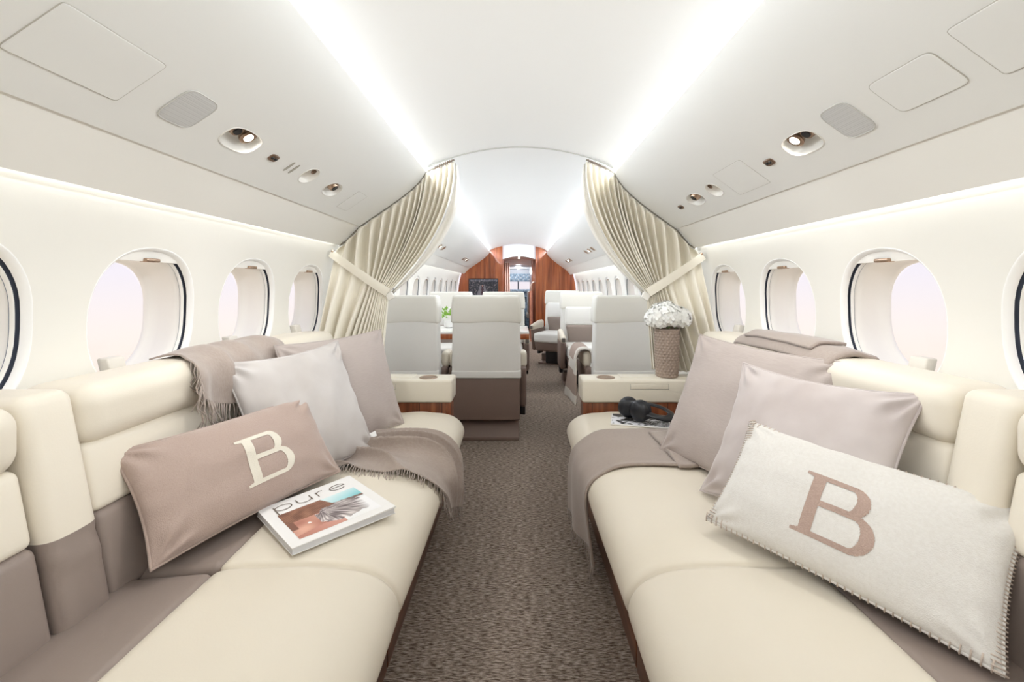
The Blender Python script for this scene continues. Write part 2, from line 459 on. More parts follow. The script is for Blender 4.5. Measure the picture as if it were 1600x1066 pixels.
# sidewalls with oval openings
PITCH, WHY, WHZ, WCZ = .51, .190, .212, 1.022
WY = [1.345 + PITCH * k for k in range(-5, 14)]
def oval(a, n=2.35): return sup(a, n)
NW = 48
for s in (-1, 1):
    side = 'left' if s < 0 else 'right'
    ztop, zlow = 1.41, .74
    V = []; F = []
    for cy in WY:
        b = len(V)
        R = 5
        for q in range(R):
            for k in range(NW):
                a = 2 * PI * k / NW; p = rect_pt(a); o_ = oval(a)
                f_ = q / (R - 1)
                yi, zi = cy + o_[0] * WHY, WCZ + o_[1] * WHZ
                yo = cy + p[0] * PITCH / 2
                zo = (ztop if p[1] > 0 else zlow); zo = WCZ + (abs(p[1])) * (zo - WCZ)
                y, z = yi + (yo - yi) * f_, zi + (zo - zi) * f_
                V.append((s * wall_x(z), y, z))
        for q in range(R - 1):
            for k in range(NW):
                F.append((b + q * NW + k, b + q * NW + (k + 1) % NW, b + (q + 1) * NW + (k + 1) % NW, b + (q + 1) * NW + k))
    ya, yb = WY[0] - PITCH / 2, WY[-1] + PITCH / 2
    zs = [0, .1, .2, .3, .4, .5, .6, .7, zlow]
    low = grid(2, len(zs) - 1, lambda u, v: (s * wall_x(zs[round(v * (len(zs) - 1))]), ya + (yb - ya) * u, zs[round(v * (len(zs) - 1))]))
    w = O('wall_' + side, join((V, F), low), M_WALL, sharp=60)
    tag(w, 'cream %s sidewall pierced by a row of oval windows' % side, 'wall', kind='structure')

# one window, built once per side and copied along the wall
def make_window(s):
    root = bpy.data.objects.new('window_0', None); COL.objects.link(root)
    def ring(q, k, hy, hz, dx):
        a = 2 * PI * k / NW; o_ = oval(a)
        z = WCZ + o_[1] * hz
        return (s * (wall_x(WCZ + o_[1] * min(hz, WHZ)) + dx), o_[0] * hy, z)
    def rings(L):
        V = [ring(q, k, *L[q]) for q in range(len(L)) for k in range(NW)]
        F = [(q * NW + k, q * NW + (k + 1) % NW, (q + 1) * NW + (k + 1) % NW, (q + 1) * NW + k) for q in range(len(L) - 1) for k in range(NW)]
        return V, F
    # rounded white lip
    lip = [(WHY + .003, WHZ + .003, .0015), (WHY + .001, WHZ + .001, -.0008), (WHY - .002, WHZ - .002, .0005), (WHY - .006, WHZ - .006, .005), (WHY - .009, WHZ - .009, .011), (WHY - .010, WHZ - .010, .017)]
    O('window_frame', rings(lip), M_RIM, root, sharp=80)
    O('gasket', rings([(WHY - .010, WHZ - .010, .017), (WHY + .004, WHZ + .004, .020), (WHY + .004, WHZ + .004, .030), (WHY - .020, WHZ - .020, .032)]), M_DARK, root)
    O('reveal', rings([(WHY - .014, WHZ - .014, .028), (WHY - .015, WHZ - .015, .023), (WHY - .018, WHZ - .019, .024), (WHY - .020, WHZ - .023, .06), (WHY - .024, WHZ - .028, .10), (WHY - .030, WHZ - .035, .128), (WHY - .033, WHZ - .038, .130), (WHY - .034, WHZ - .039, .146), (WHY + .03, WHZ + .03, .15)]), M_REV, root, sharp=80)
    hy, hz = WHY - .032, WHZ - .037
    V = [(s * (wall_x(WCZ) + .142), oval(2 * PI * k / NW)[0] * hy, WCZ + oval(2 * PI * k / NW)[1] * hz) for k in range(NW)]
    O('pane', (V, [tuple(range(NW))]), M_GLASS, root)
    # shade cassette closing the top of the opening
    K = 16; zc = WCZ + WHZ - .040; P = []
    for i in range(K + 1):
        a = math.radians(38 + 104 * i / K); o_ = oval(a); P.append((o_[0] * (WHY - .009), max(zc, WCZ + o_[1] * (WHZ - .009))))
    V = [(s * (wall_x(z) + dx), y, z) for dx in (.013, .060) for y, z in P]
    V = [(x, y, z) for x, y, z in V]
    n1 = K + 1
    F = [tuple(range(n1)), tuple(range(n1, 2 * n1))[::-1]] + [(i, (i + 1) % n1, n1 + (i + 1) % n1, n1 + i) for i in range(n1)]
    O('shade_cassette', (V, F), M_REV, root)
    # bronze shade latch at the top of the opening
    zt = WCZ + WHZ - .034
    x_ = wall_x(WCZ + WHZ)
    lat = soft_box(x_ + .008, x_ + .034, -.026, .026, zt - .008, zt + .004, .004)
    O('shade_latch', fn(lat, lambda x, y, z: (s * x, y, z)), M_BRONZE, root)
    xb = wall_x(WCZ)
    tab = soft_box(xb - .02, xb + .012, -.140, -.085, .880, .922, .006, bend=lambda x, y, z: (s * (x + (z - .868) * .25), y, z))
    O('pull_tab', tab, mat('tab_leather', '#D8D2C8', 0.5), root)
    return root
wn_ = 1
ORD = ['first', 'second', 'third', 'fourth', 'fifth', 'sixth', 'seventh', 'eighth', 'ninth', 'tenth', 'eleventh', 'twelfth', 'thirteenth']
for s in (-1, 1):
    proto = make_window(s); first = True
    who = 'magazine' if s < 0 else 'headphones'
    aft = [y for y in WY if y < 2.5][::-1]; fwd = [y for y in WY if y > 2.5]
    for y in aft + fwd:
        o = proto if first else copy_tree(proto); first = False
        o.name = 'window_%d' % wn_; wn_ += 1
        o.location = (0, y, 0)
        if y < 2.5: lb = 'oval window above the sofa with the %s, %s one back from the curtain' % (who, ORD[aft.index(y)])
        else: lb = 'small oval window past the curtain, %s along the %s wall' % (ORD[fwd.index(y)], 'left' if s < 0 else 'right')
        tag(o, lb, 'window', 'oval cabin windows', 'structure')

# aft wall behind the viewer
def section(n=24):
    P = []
    for z in [i / 10 * 1.4 for i in range(11)]: P.append((-wall_x(z), z))
    for q in PSU[-1]: P.append((-q[0], q[1]))
    for i in range(n + 1):
        x = -.56 + 1.14 * i / n; P.append((x, ceil_z(x)))
    for q in reversed(PSU[1]): P.append((q[0], q[1]))
    for z in [1.4 - i / 10 * 1.4 for i in range(11)]: P.append((wall_x(z), z))
    return P
SEC = section()
big = [(-1.3, 0), (-1.3, 2.1), (1.3, 2.1), (1.3, 0)]
O_aft = O('wall_back', ([(x, Y0, z) for x, z in big], [(0, 1, 2, 3)]), M_WALL)
tag(O_aft, 'plain cream wall closing the aft end of the cabin', 'wall', kind='structure')

# ceiling seam where the curtain track crosses
arc = [(x / 100, 2.585, ceil_z(x / 100) - .002) for x in range(-52, 57, 4)]
tag(O('trim_5', tube(arc, .004, 6), mat('seam_grey', '#B9B8B2', .5)), 'thin grey seam arching across the ceiling between the curtains', 'trim', kind='structure')

# forward bulkhead: two veneered panels beside an arched doorway
DX0, DX1 = -.285, .36
def bulk(s):
    P = []
    for z in [i / 10 * 1.4 for i in range(11)]: P.append((s * (wall_x(z) + .02), z))
    for q in PSU[s]: P.append((s * q[0], q[1] + .01))
    lim = DX0 if s < 0 else DX1
    xs = [s * .5 + (lim - s * .5) * i / 6 for i in range(7)]
    for x in xs: P.append((x, ceil_z(x) + .01))
    P.append((lim, 0))
    n = len(P)
    V = [(x, Y1, z) for x, z in P] + [(x, Y1 + .05, z) for x, z in P]
    F = [tuple(range(n)), tuple(reversed(range(n, 2 * n)))] + [(i, (i + 1) % n, n + (i + 1) % n, n + i) for i in range(n)]
    return V, F
wl_ = O('wall_front_left', bulk(-1), M_WOODF, sharp=30); tag(wl_, 'walnut bulkhead panel carrying the wall screen', 'bulkhead', kind='structure')
wr_ = O('wall_front_right', bulk(1), M_WOODF, sharp=30); tag(wr_, 'walnut bulkhead panel beside the aisle doorway, no screen', 'bulkhead', kind='structure')
# grooves between veneer leaves: slim proud battens
for s, w_ in ((-1, wl_), (1, wr_)):
    for x in ((-.45, -.62, -.80) if s < 0 else (.50, .66, .83)):
        O('veneer_joint', soft_box(x - .004, x + .004, Y1 - .004, Y1 + .001, 0, ceil_z(0.5) - (abs(x) - .4) * .75 - .13, .001, k=1), M_WOOD, w_)

# white arch over the doorway and the entry passage behind it
M_PASS = mat('passage_white', '#E9EAEE', .45)
def arch_z(x, top): return top - .55 * (x - .04) ** 2
def header(y0, y1, top, x0=DX0, x1=DX1, up=1.96):
    n = 12; V = []; F = []
    for y in (y0, y1):
        for i in range(n + 1):
            x = x0 + (x1 - x0) * i / n; V.append((x, y, arch_z(x, top)))
        for i in range(n + 1):
            x = x0 + (x1 - x0) * i / n; V.append((x, y, up))
    m = 2 * (n + 1)
    for i in range(n):
        F += [(i, i + 1, n + 2 + i, n + 1 + i), (m + i + 1, m + i, m + n + 1 + i, m + n + 2 + i), (i + 1, i, m + i, m + i + 1)]
    return V, F
tag(O('trim_6', header(Y1 + .03, 9.5, 1.70), M_PASS), 'white arched lintel over the doorway in the walnut bulkhead', 'arch', kind='structure')
tag(O('trim_7', header(9.5, 9.7, 1.585), M_PASS), 'lower white arch deeper in the entry passage', 'arch', kind='structure')
tag(O('wall_passage_left', soft_box(DX0 - .5, DX0 + .02, Y1 + .05, 10.6, 0, 1.95, .01), M_WOODF), 'walnut side of the entry passage beyond the wall screen', 'wall', kind='structure')
tag(O('wall_passage_right', soft_box(.30, .9, 9.0, 10.6, 0, 1.95, .01), M_WOOD), 'dark walnut galley side of the entry passage', 'wall', kind='structure')
tag(O('ceiling_passage', ([(-.9, 9.7, 1.60), (1.0, 9.7, 1.60), (1.0, 12.6, 1.52), (-.9, 12.6, 1.52)], [(0, 1, 2, 3)]), M_PASS), 'white ceiling of the flight deck entry', 'ceiling', kind='structure')
for s in (-1, 1):
    tag(O('wall_cockpit_' + ('left' if s < 0 else 'right'), ([(s * .85, 9.7, 0), (s * .85, 12.6, 0), (s * .85, 12.6, 1.6), (s * .85, 9.7, 1.6)], [(0, 1, 2, 3)]), mat('cockpit_grey', '#C9CFD8', .6)),
        'grey %s side lining of the flight deck' % ('left' if s < 0 else 'right'), 'wall', kind='structure')
for k, y in enumerate((8.75, 9.0, 9.28)):
    ld = bpy.data.lights.new('passage_lamp', 'SPOT'); ld.energy = 14; ld.spot_size = 2.4; ld.spot_blend = 1.0; ld.shadow_soft_size = .03
    lo = bpy.data.objects.new('passage_lamp', ld); lo.location = (.04, y, 1.68); COL.objects.link(lo)
    d = thing('passage_downlight', 'small round downlight in the doorway arch, %s one in' % ORD[k], 'downlight', (.04, y, 1.70), group='passage downlights')
    O('bezel', lathe([(.028, 0), (.034, -.004), (.034, .003)], 16), M_WHITE, d)
    O('lens', lathe([(.02, -.005), (.026, -.003), (.026, .002)], 16), mat('lamp_lens', '#FFFFFF', .3, emit=('#FFFFFF', 4.0)), d)

# ================================================================= overhead fittings
def patch(s, y0, y1, t0, t1, h, n=2.0, seg=32, edge=.0035, rect=False):
    """plate standing h proud of the overhead panel, rounded outline"""
    cy, ct, hy, ht = (y0 + y1) / 2, (t0 + t1) / 2, (y1 - y0) / 2, (t1 - t0) / 2
    out = []
    for k in range(seg):
        a = 2 * PI * k / seg
        out.append(sup(a, n))
    rings = [(1.0, 0.0), (1.0, .55), (1 - edge / max(hy, ht), 1.0)] + [(q, 1.0) for q in (.75, .5, .25)]
    V = []; F = []
    for sc, hh in rings:
        for p in out: V.append(surf(s, cy + p[0] * hy * sc, ct + p[1] * ht * sc, h * hh))
    for i in range(len(rings) - 1):
        for k in range(seg): F.append((i * seg + k, i * seg + (k + 1) % seg, (i + 1) * seg + (k + 1) % seg, (i + 1) * seg + k))
    V.append(surf(s, cy, ct, h)); c = len(V) - 1; b = (len(rings) - 1) * seg
    for k in range(seg): F.append((b + k, b + (k + 1) % seg, c))
    return V, F
def outline(s, y0, y1, t0, t1, n, h, r=.0016, seg=64):
    cy, ct, hy, ht = (y0 + y1) / 2, (t0 + t1) / 2, (y1 - y0) / 2, (t1 - t0) / 2
    pts = []
    for k in range(seg):
        p = sup(2 * PI * k / seg, n); pts.append(surf(s, cy + p[0] * hy, ct + p[1] * ht, h))
    return tube(pts, r, 5, closed=True)
M_SEAM = mat('panel_seam', '#B7B3AA', .6)
def access_panel(s, y0, y1, t0, t1, n, label, seg=64, h=.003):
    o = thing('access_panel', label, 'panel')
    O('plate', patch(s, y0, y1, t0, t1, h * .7, n, seg, edge=.003), M_PANEL, o, sharp=12)
    O('seam', outline(s, y0, y1, t0, t1, n, .0003, .0013 if h > .002 else .0006, seg), M_SEAM, o)
LS, RS = 'sofa with the magazine', 'sofa with the headphones'
access_panel(-1, .721, .934, .080, .212, 24, 'large square access panel overhead above the %s' % LS, 96)
access_panel(-1, 2.115, 2.235, .060, .190, 24, 'faint small access panel overhead next to the curtain above the %s' % LS, 96, .0012)
access_panel(1, .56, .782, .073, .205, 24, 'large square access panel overhead above the %s' % RS, 96)
access_panel(1, .827, .977, .088, .188, 9, 'rounded medium access panel overhead between the speaker and large panel', 72)
access_panel(1, 1.538, 1.750, .050, .186, 24, 'thin outlined square panel overhead between air vent and call button', 96, .0012)
for s, r, lb in ((-1, (1.018, 1.122, .092, .198), LS), (1, (1.046, 1.138, .080, .187), RS)):
    o = thing('speaker', 'grey perforated speaker grille overhead above the ' + lb, 'speaker')
    O('grille', patch(s, *r, .002, 4.5, 48), M_GRILLE, o, sharp=30)
    O('bezel', outline(s, *r, 4.5, .001, .0018), mat('speaker_bezel', '#C9C8C4', .5), o)
for s, r, lb in ((-1, (1.434, 1.478, .121, .150), 'bronze call button plate overhead above the ' + LS), (1, (1.418, 1.466, .111, .139), 'bronze call button plate overhead next to the reading lamp of the ' + RS), (1, (2.212, 2.262, .104, .130), 'bronze button plate overhead closest to the curtain on the headphones side')):
    o = thing('call_button', lb, 'button')
    O('plate', patch(s, *r, .004, 3.5, 28), M_BRONZE_D, o, sharp=30)
    cy, ct = (r[0] + r[1]) / 2, (r[2] + r[3]) / 2
    for d in (-.009, .008): O('button', patch(s, cy + d - .006, cy + d + .006, ct - .006, ct + .006, .007, 2, 14, edge=.002), M_BLACK, o, sharp=30)
for k, y in enumerate((1.552, 1.586)):
    o = O('vent_slot', patch(-1, y, y + .013, .108, .160, .0015, 3, 24, edge=.004), mat('slot_grey', '#A9A59B', .6), sharp=30)
    tag(o, 'narrow grey slot in overhead panel, the one %s' % ('beside the call button' if k == 0 else 'beside the air vent'), 'slot')
def bowl(s, r, depth, n=2.8, seg=NS, lip=.0015):
    cy, ct, hy, ht = (r[0] + r[1]) / 2, (r[2] + r[3]) / 2, (r[1] - r[0]) / 2 * .96, (r[3] - r[2]) / 2 * .96
    R = [(1.05, .000), (1.04, lip), (1.0, lip), (.96, -.002), (.90, -.3 * depth), (.82, -.62 * depth), (.68, -.86 * depth), (.48, -.97 * depth), (.25, -depth), (.02, -depth)]
    V = [surf(s, cy + sup(2 * PI * k / seg, n)[0] * hy * q, ct + sup(2 * PI * k / seg, n)[1] * ht * q, h) for q, h in R for k in range(seg)]
    F = [(i * seg + k, i * seg + (k + 1) % seg, (i + 1) * seg + (k + 1) % seg, (i + 1) * seg + k) for i in range(len(R) - 1) for k in range(seg)]
    return V, F
def frame_at(s, y, t, h):
    c = Vector(surf(s, y, t, h)); n = (Vector(surf(s, y, t, .1)) - Vector(surf(s, y, t, 0))).normalized()
    yv = Vector((0, 1, 0)); x = yv.cross(n).normalized()
    M = Matrix((x, yv, n)).transposed().to_4x4(); M.translation = c
    return M
M_BOWL = mat('fitting_bowl', '#E6E3DC', .3, coat=.3)
def lamp(loc, aim, watts):
    d = bpy.data.lights.new('reading_and_fill_lamp', 'SPOT'); d.energy = watts; d.spot_size = math.radians(165); d.spot_blend = 1.0
    d.shadow_soft_size = .03; d.color = (1.0, .98, .95)
    o = bpy.data.objects.new('reading_and_fill_lamp', d); o.location = loc
    o.rotation_euler = Vector(aim).to_track_quat('-Z', 'Y').to_euler(); COL.objects.link(o)
READ_W = 7.0
M_LAMP = mat('reading_lamp_lens', '#FFFFFF', .3, emit=('#FFF6E6', 9.0))
for s, lb in ((-1, LS), (1, RS)):
    H = HOLES[s]; r = H['reading_light']; cy, ct = (r[0] + r[1]) / 2, (r[2] + r[3]) / 2
    o = thing('reading_light', 'lit reading lamp in a recessed bronze bowl above the ' + lb, 'reading light')
    O('bowl', bowl(s, r, .030), M_BOWL, o)
    hi = .016
    cone = O('lamp_housing', moved(lathe([(.012, -.022), (.024, -.010), (.026, .0), (.020, .003), (.015, .002)], 20), frame_at(s, cy + .018, ct + hi, -.008)), M_BRONZE, o)
    O('lens', moved(lathe([(.002, .0030), (.0135, .0035), (.0145, .002)], 20), frame_at(s, cy + .018, ct + hi, -.008)), M_LAMP, cone)
    lamp(surf(s, cy + .018, ct + hi, .012), (-s * .45, .35, -1), READ_W)
    lamp(surf(s, -.55, ct + hi, .012), (-s * .45, .35, -1), READ_W)  # unseen extra lamp behind the camera, added for more light, no fitting modelled
    noz = O('air_nozzle', moved(lathe([(.016, -.022), (.021, -.008), (.018, .000)], 18), frame_at(s, cy - .030, ct + hi, -.010)), M_BRONZE, o)
    O('nozzle_hole', moved(lathe([(.002, .003), (.012, .003), (.013, .0)], 16), frame_at(s, cy - .030, ct + hi, -.010)), M_BLACK, noz)
    r = H['vent']; cy, ct = (r[0] + r[1]) / 2, (r[2] + r[3]) / 2
    o = thing('air_outlet', 'oval recessed air outlet overhead above the ' + lb, 'air vent')
    O('bowl', bowl(s, r, .022, 2.2), M_BOWL, o)
    O('flap', patch(s, cy - .012, cy + .012, ct + .012, ct + .034, -.006, 2, 16), M_BRONZE_D, o)
    r = H['gasper']; cy, ct = (r[0] + r[1]) / 2, (r[2] + r[3]) / 2
    o = thing('air_gasper', 'bronze adjustable air nozzle in a round bowl above the ' + lb, 'air vent')
    O('bowl', bowl(s, r, .028, 2.2), M_BOWL, o)
    noz = O('nozzle', moved(lathe([(.016, -.020), (.026, -.010), (.024, .002), (.018, .012)], 20), frame_at(s, cy, ct + .012, -.010)), M_BRONZE, o)
    O('nozzle_hole', moved(lathe([(.002, .014), (.013, .014), (.015, .010)], 16), frame_at(s, cy, ct + .012, -.010)), M_BLACK, noz)
# fittings further forward, seen small
for s, y, wh in ((-1, 4.6, 'on the magazine side just past the curtain'), (-1, 6.9, 'on the magazine side close to the bulkhead'), (1, 5.0, 'on the headphones side just past the curtain'), (1, 7.0, 'on the headphones side close to the bulkhead')):
    o = thing('service_unit', 'cluster of small overhead lamps and nozzles ' + wh, 'service unit')
    for d in (-.22, 0, .24):
        b = O('bowl', patch(s, y + d - .06, y + d + .06, .085, .165, .003, 2.4, 24), M_BOWL, o)
        O('nozzle', moved(lathe([(.03, -.004), (.03, .008), (.015, .012)], 14), frame_at(s, y + d, .13, .003)), M_BRONZE, b)
    O('lens', moved(lathe([(.002, .014), (.014, .013)], 12), frame_at(s, y, .13, .003)), M_LAMP, o)
    lamp(surf(s, y, .13, .025), (-s * .45, -.2, -1), READ_W)

# ================================================================= curtains
def make_curtain(s):
    q = PSU[s]
    dz = -.012
    top = [(1.034, WASH[s] - .012), (1.0, WASH[s] + .008)] + [(p[0], p[1] + dz) for p in q] + [(q[-1][0] - .05, 1.795), (q[-1][0] - .11, 1.822), (q[-1][0] - .165, 1.845)]
    L = [0.0]
    for a, b in zip(top, top[1:]): L.append(L[-1] + math.dist(a, b))
    def tp(a):
        d = a * L[-1]; i = 0
        while i < len(L) - 2 and L[i + 1] < d: i += 1
        k = (d - L[i]) / (L[i + 1] - L[i]); return (top[i][0] + (top[i + 1][0] - top[i][0]) * k, top[i][1] + (top[i + 1][1] - top[i][1]) * k)
    A, B = (1.048, WASH[s] - .062), (.735 if s < 0 else .745, 1.082)
    zbot = .64
    YC = 2.565
    def ph(a): return 2 * PI * (8.5 * a + 6.0 * a ** 3)
    def pleat(x):  # rounded pleat wave
        c = math.sin(x); return math.copysign(abs(c) ** .75, c)
    W1 = .56       # share of the rows above the tieback
    def f(u, v, off=0.0):
        a = u; xt, zt = tp(min(1, a))
        g = a ** 1.12
        xk, xe = .845, top[-1][0]
        xb = min(A[0], xt + .014) if xt >= xk else xk + .014 - (xk + .014 - B[0]) * ((xk - xt) / (xk - xe)) ** .8
        zb = A[1] + (B[1] - A[1]) * (A[0] - xb) / (A[0] - B[0])
        P = pleat(ph(a) + .25 * math.sin(3 * a))
        if v <= W1:
            w = v / W1
            pw = 1.0 + .9 * a
            x = xt + (xb - xt) * w ** pw; z = zt + (zb - zt) * w
            amp = (.020 + .020 * math.sin(PI * w)) * (1 - .30 * a) * (1 - .45 * a * w * w)
            hem = min(1, w / .08); amp *= .35 + .65 * hem
            y = YC - .03 * w + P * amp + .05 * a * math.sin(PI * w) * .4
            x += .006 * math.cos(ph(a)) * math.sin(PI * w)
        else:
            w = (v - W1) / (1 - W1)
            x = xb + ((1.105 - .335 * a) - xb) * min(1, w * 1.6) ** .8
            x = xb + ((1.100 - .325 * a) - xb) * w
            z = zb + (zbot - zb) * w
            amp = .014 + .024 * min(1, w * 2.2)
            amp *= (1 - .7 * a)
            y = YC - .03 + P * amp - .20 * (1 - a) ** 2 * w
        return (s * x, y - off, z)
    lb = 'beside the sofa with the magazine' if s < 0 else 'behind the white flowers'
    root = thing('curtain', 'pleated ivory curtain gathered by a tieback ' + lb, 'curtain')
    c = O('drape', grid(280, 64, f), M_CURT, root, sharp=None)
    md = c.modifiers.new('thickness', 'SOLIDIFY'); md.thickness = .003
    # pale lining showing past the gathered edge
    def g(u, v):
        w = v; p = f(1.0, w * W1)
        k = .045 * math.sin(PI * min(1, w * 1.02)) + .012
        return (p[0] - s * (k * u), p[1] + .035 + .012 * math.sin(6 * u), p[2] - .01 * u)
    l = O('lining', grid(6, 30, g), M_LINING, root, sharp=None); md = l.modifiers.new('thickness', 'SOLIDIFY'); md.thickness = .002
    # hem tape and hooks along the track
    O('track', tube([(s * p[0], YC + .004, p[1] + .010) for p in [tp(i / 40) for i in range(41)]], .005, 6), mat('track_grey', '#8F8A80', .4, metal=.6), root)
    hooks = []
    for i in range(9):
        p = tp(.86 + i * .0155); hooks.append(tube([(s * p[0], YC - .012, p[1] + .014), (s * p[0], YC - .014, p[1] - .006)], .0022, 5))
    O('hooks', join(*hooks), M_BRONZE_D, root)
    # tieback band
    def band(u, v):
        a = u; x, z = A[0] + .012 - (A[0] - B[0] + .012) * a, A[1] + .012 + (B[1] - A[1] - .012) * a
        d = Vector((B[0] - A[0], B[1] - A[1])).normalized(); n = Vector((-d.y, d.x)); n = n if n.y > 0 else -n
        wdt = .024 + .004 * a
        an = v * 2 * PI
        hh = wdt * math.cos(an); tt = .003 * math.sin(an); hh = max(-.9 * wdt, min(.9 * wdt, hh * 1.25))
        y0 = YC - .072 + .02 * (1 - math.sin(PI * min(1, a * .9 + .05)))
        return (s * (x + n.x * hh), y0 + tt, z + n.y * hh)
    tb = O('tieback', grid(20, 12, band), M_CURT, root, sharp=60)
    end = soft_box(-.022, .022, -.006, .006, -.03, .012, .006)
    O('tieback_end', moved(end, Matrix.Translation((s * (B[0] - .006), YC - .045, B[1] - .012)) @ Matrix.Rotation(s * .5, 4, 'Y')), M_LINING, tb)
    O('wall_hook', lathe([(.008, 0), (.012, .01), (.004, .02)], 12, (s * (A[0] + .0), YC - .05, A[1] + .012)), M_BRONZE, tb)
    return root
make_curtain(-1); make_curtain(1)

# ================================================================= sofas
SEAT_PROF = [(.695, .32), (.702, .43), (.696, .458), (.66, .466), (.55, .471), (.46, .471), (.39, .466), (.335, .452), (.298, .428), (.278, .400), (.272, .372), (.280, .345), (.305, .322), (.35, .310), (.5, .308)]
NOSE = {-1: 0.0, 1: .016}        # the sofa with the headphones reaches a little further into the aisle
def make_sofa(s):
    nm = 'with the magazine lying on it' if s < 0 else 'with the headphones lying on it'
    root = thing('sofa', 'long cream and taupe leather side sofa ' + nm, 'sofa', (0, .7, 0))
    mx = lambda vf: (fn(vf, lambda x, y, z: (s * x, y - .7, z)) if s > 0 else flip(fn(vf, lambda x, y, z: (s * x, y - .7, z))))
    prof = [(p.x - NOSE[s] * max(0, .55 - p.x) / .28, p.y) for p in catmull(SEAT_PROF, 3, closed=True)]
    segs = [(-.75, -.245), (-.24, 1.030), (1.035, 2.285)]
    for a, b in segs:
        vf = loft_y(prof, a, b, .018, 10, .005)
        # light sag and seams creases near the joints
        def sag(x, y, z, a=a, b=b):
            q = (y - a) / (b - a)
            if z > .44: z -= .004 * nz(x * 6, y * 5, 3) + .003 * math.exp(-((q - 1) * (b - a) / .06) ** 2) * (1 + math.sin(y * 90 + x * 40)) * .5
            return (x, y, z)
        O('seat_cushion', mx(fn(vf, sag)), M_CREAM, root, sharp=None)
        O('seat_rear_pad', mx(soft_box(.698, .945, a + .004, b - .004, .30, .462, .022, (0, 0, .006), 4, 5, bend=lambda x, y, z: (x, y, z - .02 * (x - .70) / .24 * (z > .4)))), M_TAUPE, root, sharp=None)
    # backs: roll, middle pad, lower lumbar pad, with upright straps between
    backs = [(-.75, -.297), (-.193, .851), (.961, 2.30)]
    lean = lambda x, y, z: (x + (z - .62) * .20, y, z)
    for a, b in backs:
        def rl(x, y, z, b=b):
            e = max(0, y - (b - .10)) / .10 if b > 2 else 0
            return (x + .012 * e * e, y, z - .03 * e * e)
        O('back_roll', mx(soft_box(.936, 1.122, a, b, .762, .898, .046, (.006, 0, .004), 6, 6, bend=rl)), M_CREAM, root, sharp=None)
        O('back_pad', mx(soft_box(.920, 1.06, a + .004, b - .004, .620, .770, .018, (.005, 0, 0), 4, 5, bend=lean)), M_CREAM, root, sharp=None)
        O('lumbar_pad', mx(soft_box(.918, 1.06, a + .004, b - .004, .430, .623, .018, (.006, 0, 0), 4, 5, bend=lean)), M_TAUPE, root, sharp=None)
    for a, b in ((-.296, -.194), (.852, .960)):
        def st(x, y, z): # leaning strap, creased where the taupe leather starts
            q = .006 * math.sin((z - .43) * 95 + (y - a) * 16) * math.exp(-((z - .575) / .028) ** 2)
            return (x + (z - .62) * .20 - .004 - q, y, z)
        V, F = soft_box(.912, 1.07, a, b, .425, .900, .022, (.007, 0, 0), 5, 20, bend=st)
        zc = lambda f: sum(V[i][2] for i in f) / len(f)
        O('strap_upper', mx((V, [f for f in F if zc(f) > .624])), M_CREAM, root, sharp=None)
        O('strap_lower', mx((V, [f for f in F if zc(f) <= .624])), M_TAUPE, root, sharp=None)
    # veneered plinth
    px_ = .375 if s < 0 else .345
    O('plinth', mx(soft_box(px_ + .012, .98, -.75, 2.27, .0, .316, .006, k=2)), mat('plinth_core', '#3C261B', .6), root)
    for a, b in ((-.75, .255), (.262, 1.275), (1.282, 2.27)):
        O('front_panel', mx(soft_box(px_, px_ + .014, a, b, .010, .312, .003, k=2)), M_WOODB, root)
    O('end_board', mx(soft_box(px_, 1.0, 2.268, 2.29, .0, .316, .003, k=2)), M_WOOD, root)
    O('back_board', mx(soft_box(.985, 1.06, -.75, 2.27, .10, .76, .01, k=2)), M_TAUPE, root)
    return root
make_sofa(-1); make_sofa(1)

# ================================================================= consoles at the sofa ends
def make_console(s):
    lb = 'cream topped walnut console with a cup holder ' + ('behind the linen cushion' if s < 0 else 'under the flower vase')
    root = thing('console', lb, 'console', (0, 2.42, 0))
    mx = lambda vf: (fn(vf, lambda x, y, z: (s * x, y - 2.42, z)) if s > 0 else flip(fn(vf, lambda x, y, z: (s * x, y - 2.42, z))))
    x0 = .345
    O('top', mx(soft_box(x0, 1.10, 2.335, 2.50, .500, .622, .014, k=4)), M_CONS, root)
    O('top_leaf', mx(soft_box(x0 + .22, 1.05, 2.395, 2.49, .620, .6245, .003, k=2)), M_CONS, root)
    O('body', mx(soft_box(x0 + .012, 1.04, 2.350, 2.49, 0, .502, .004, k=2)), M_WOOD, root)
    O('corner_post', mx(soft_box(x0 + .006, x0 + .035, 2.345, 2.37, 0, .502, .004, k=2)), M_WOOD, root)
    for x in ((.40, .52, .66, .80)):
        O('door_joint', mx(soft_box(x - .0015, x + .0015, 2.3485, 2.351, .02, .498, .0005, k=1)), mat('joint_dark', '#2E170C', .7), root)
    cup = O('cup_holder', lathe([(.002, .0205), (.030, .0206), (.038, .0212), (.042, .0232), (.045, .0238), (.049, .0225), (.050, .0195)], 32, (s * .482, -.015, .602)), M_BRONZE, root)
    xa = .60 if s > 0 else .645
    O('latch', mx(soft_box(xa, xa + .20, 2.3325, 2.3355, .574, .600, .001, k=1)), M_CONS, root)
    O('latch_seam', mx(soft_box(xa - .002, xa + .202, 2.3335, 2.3345, .572, .602, .0005, k=1)), M_SEAM, root)
    return root
make_console(-1); make_console(1)

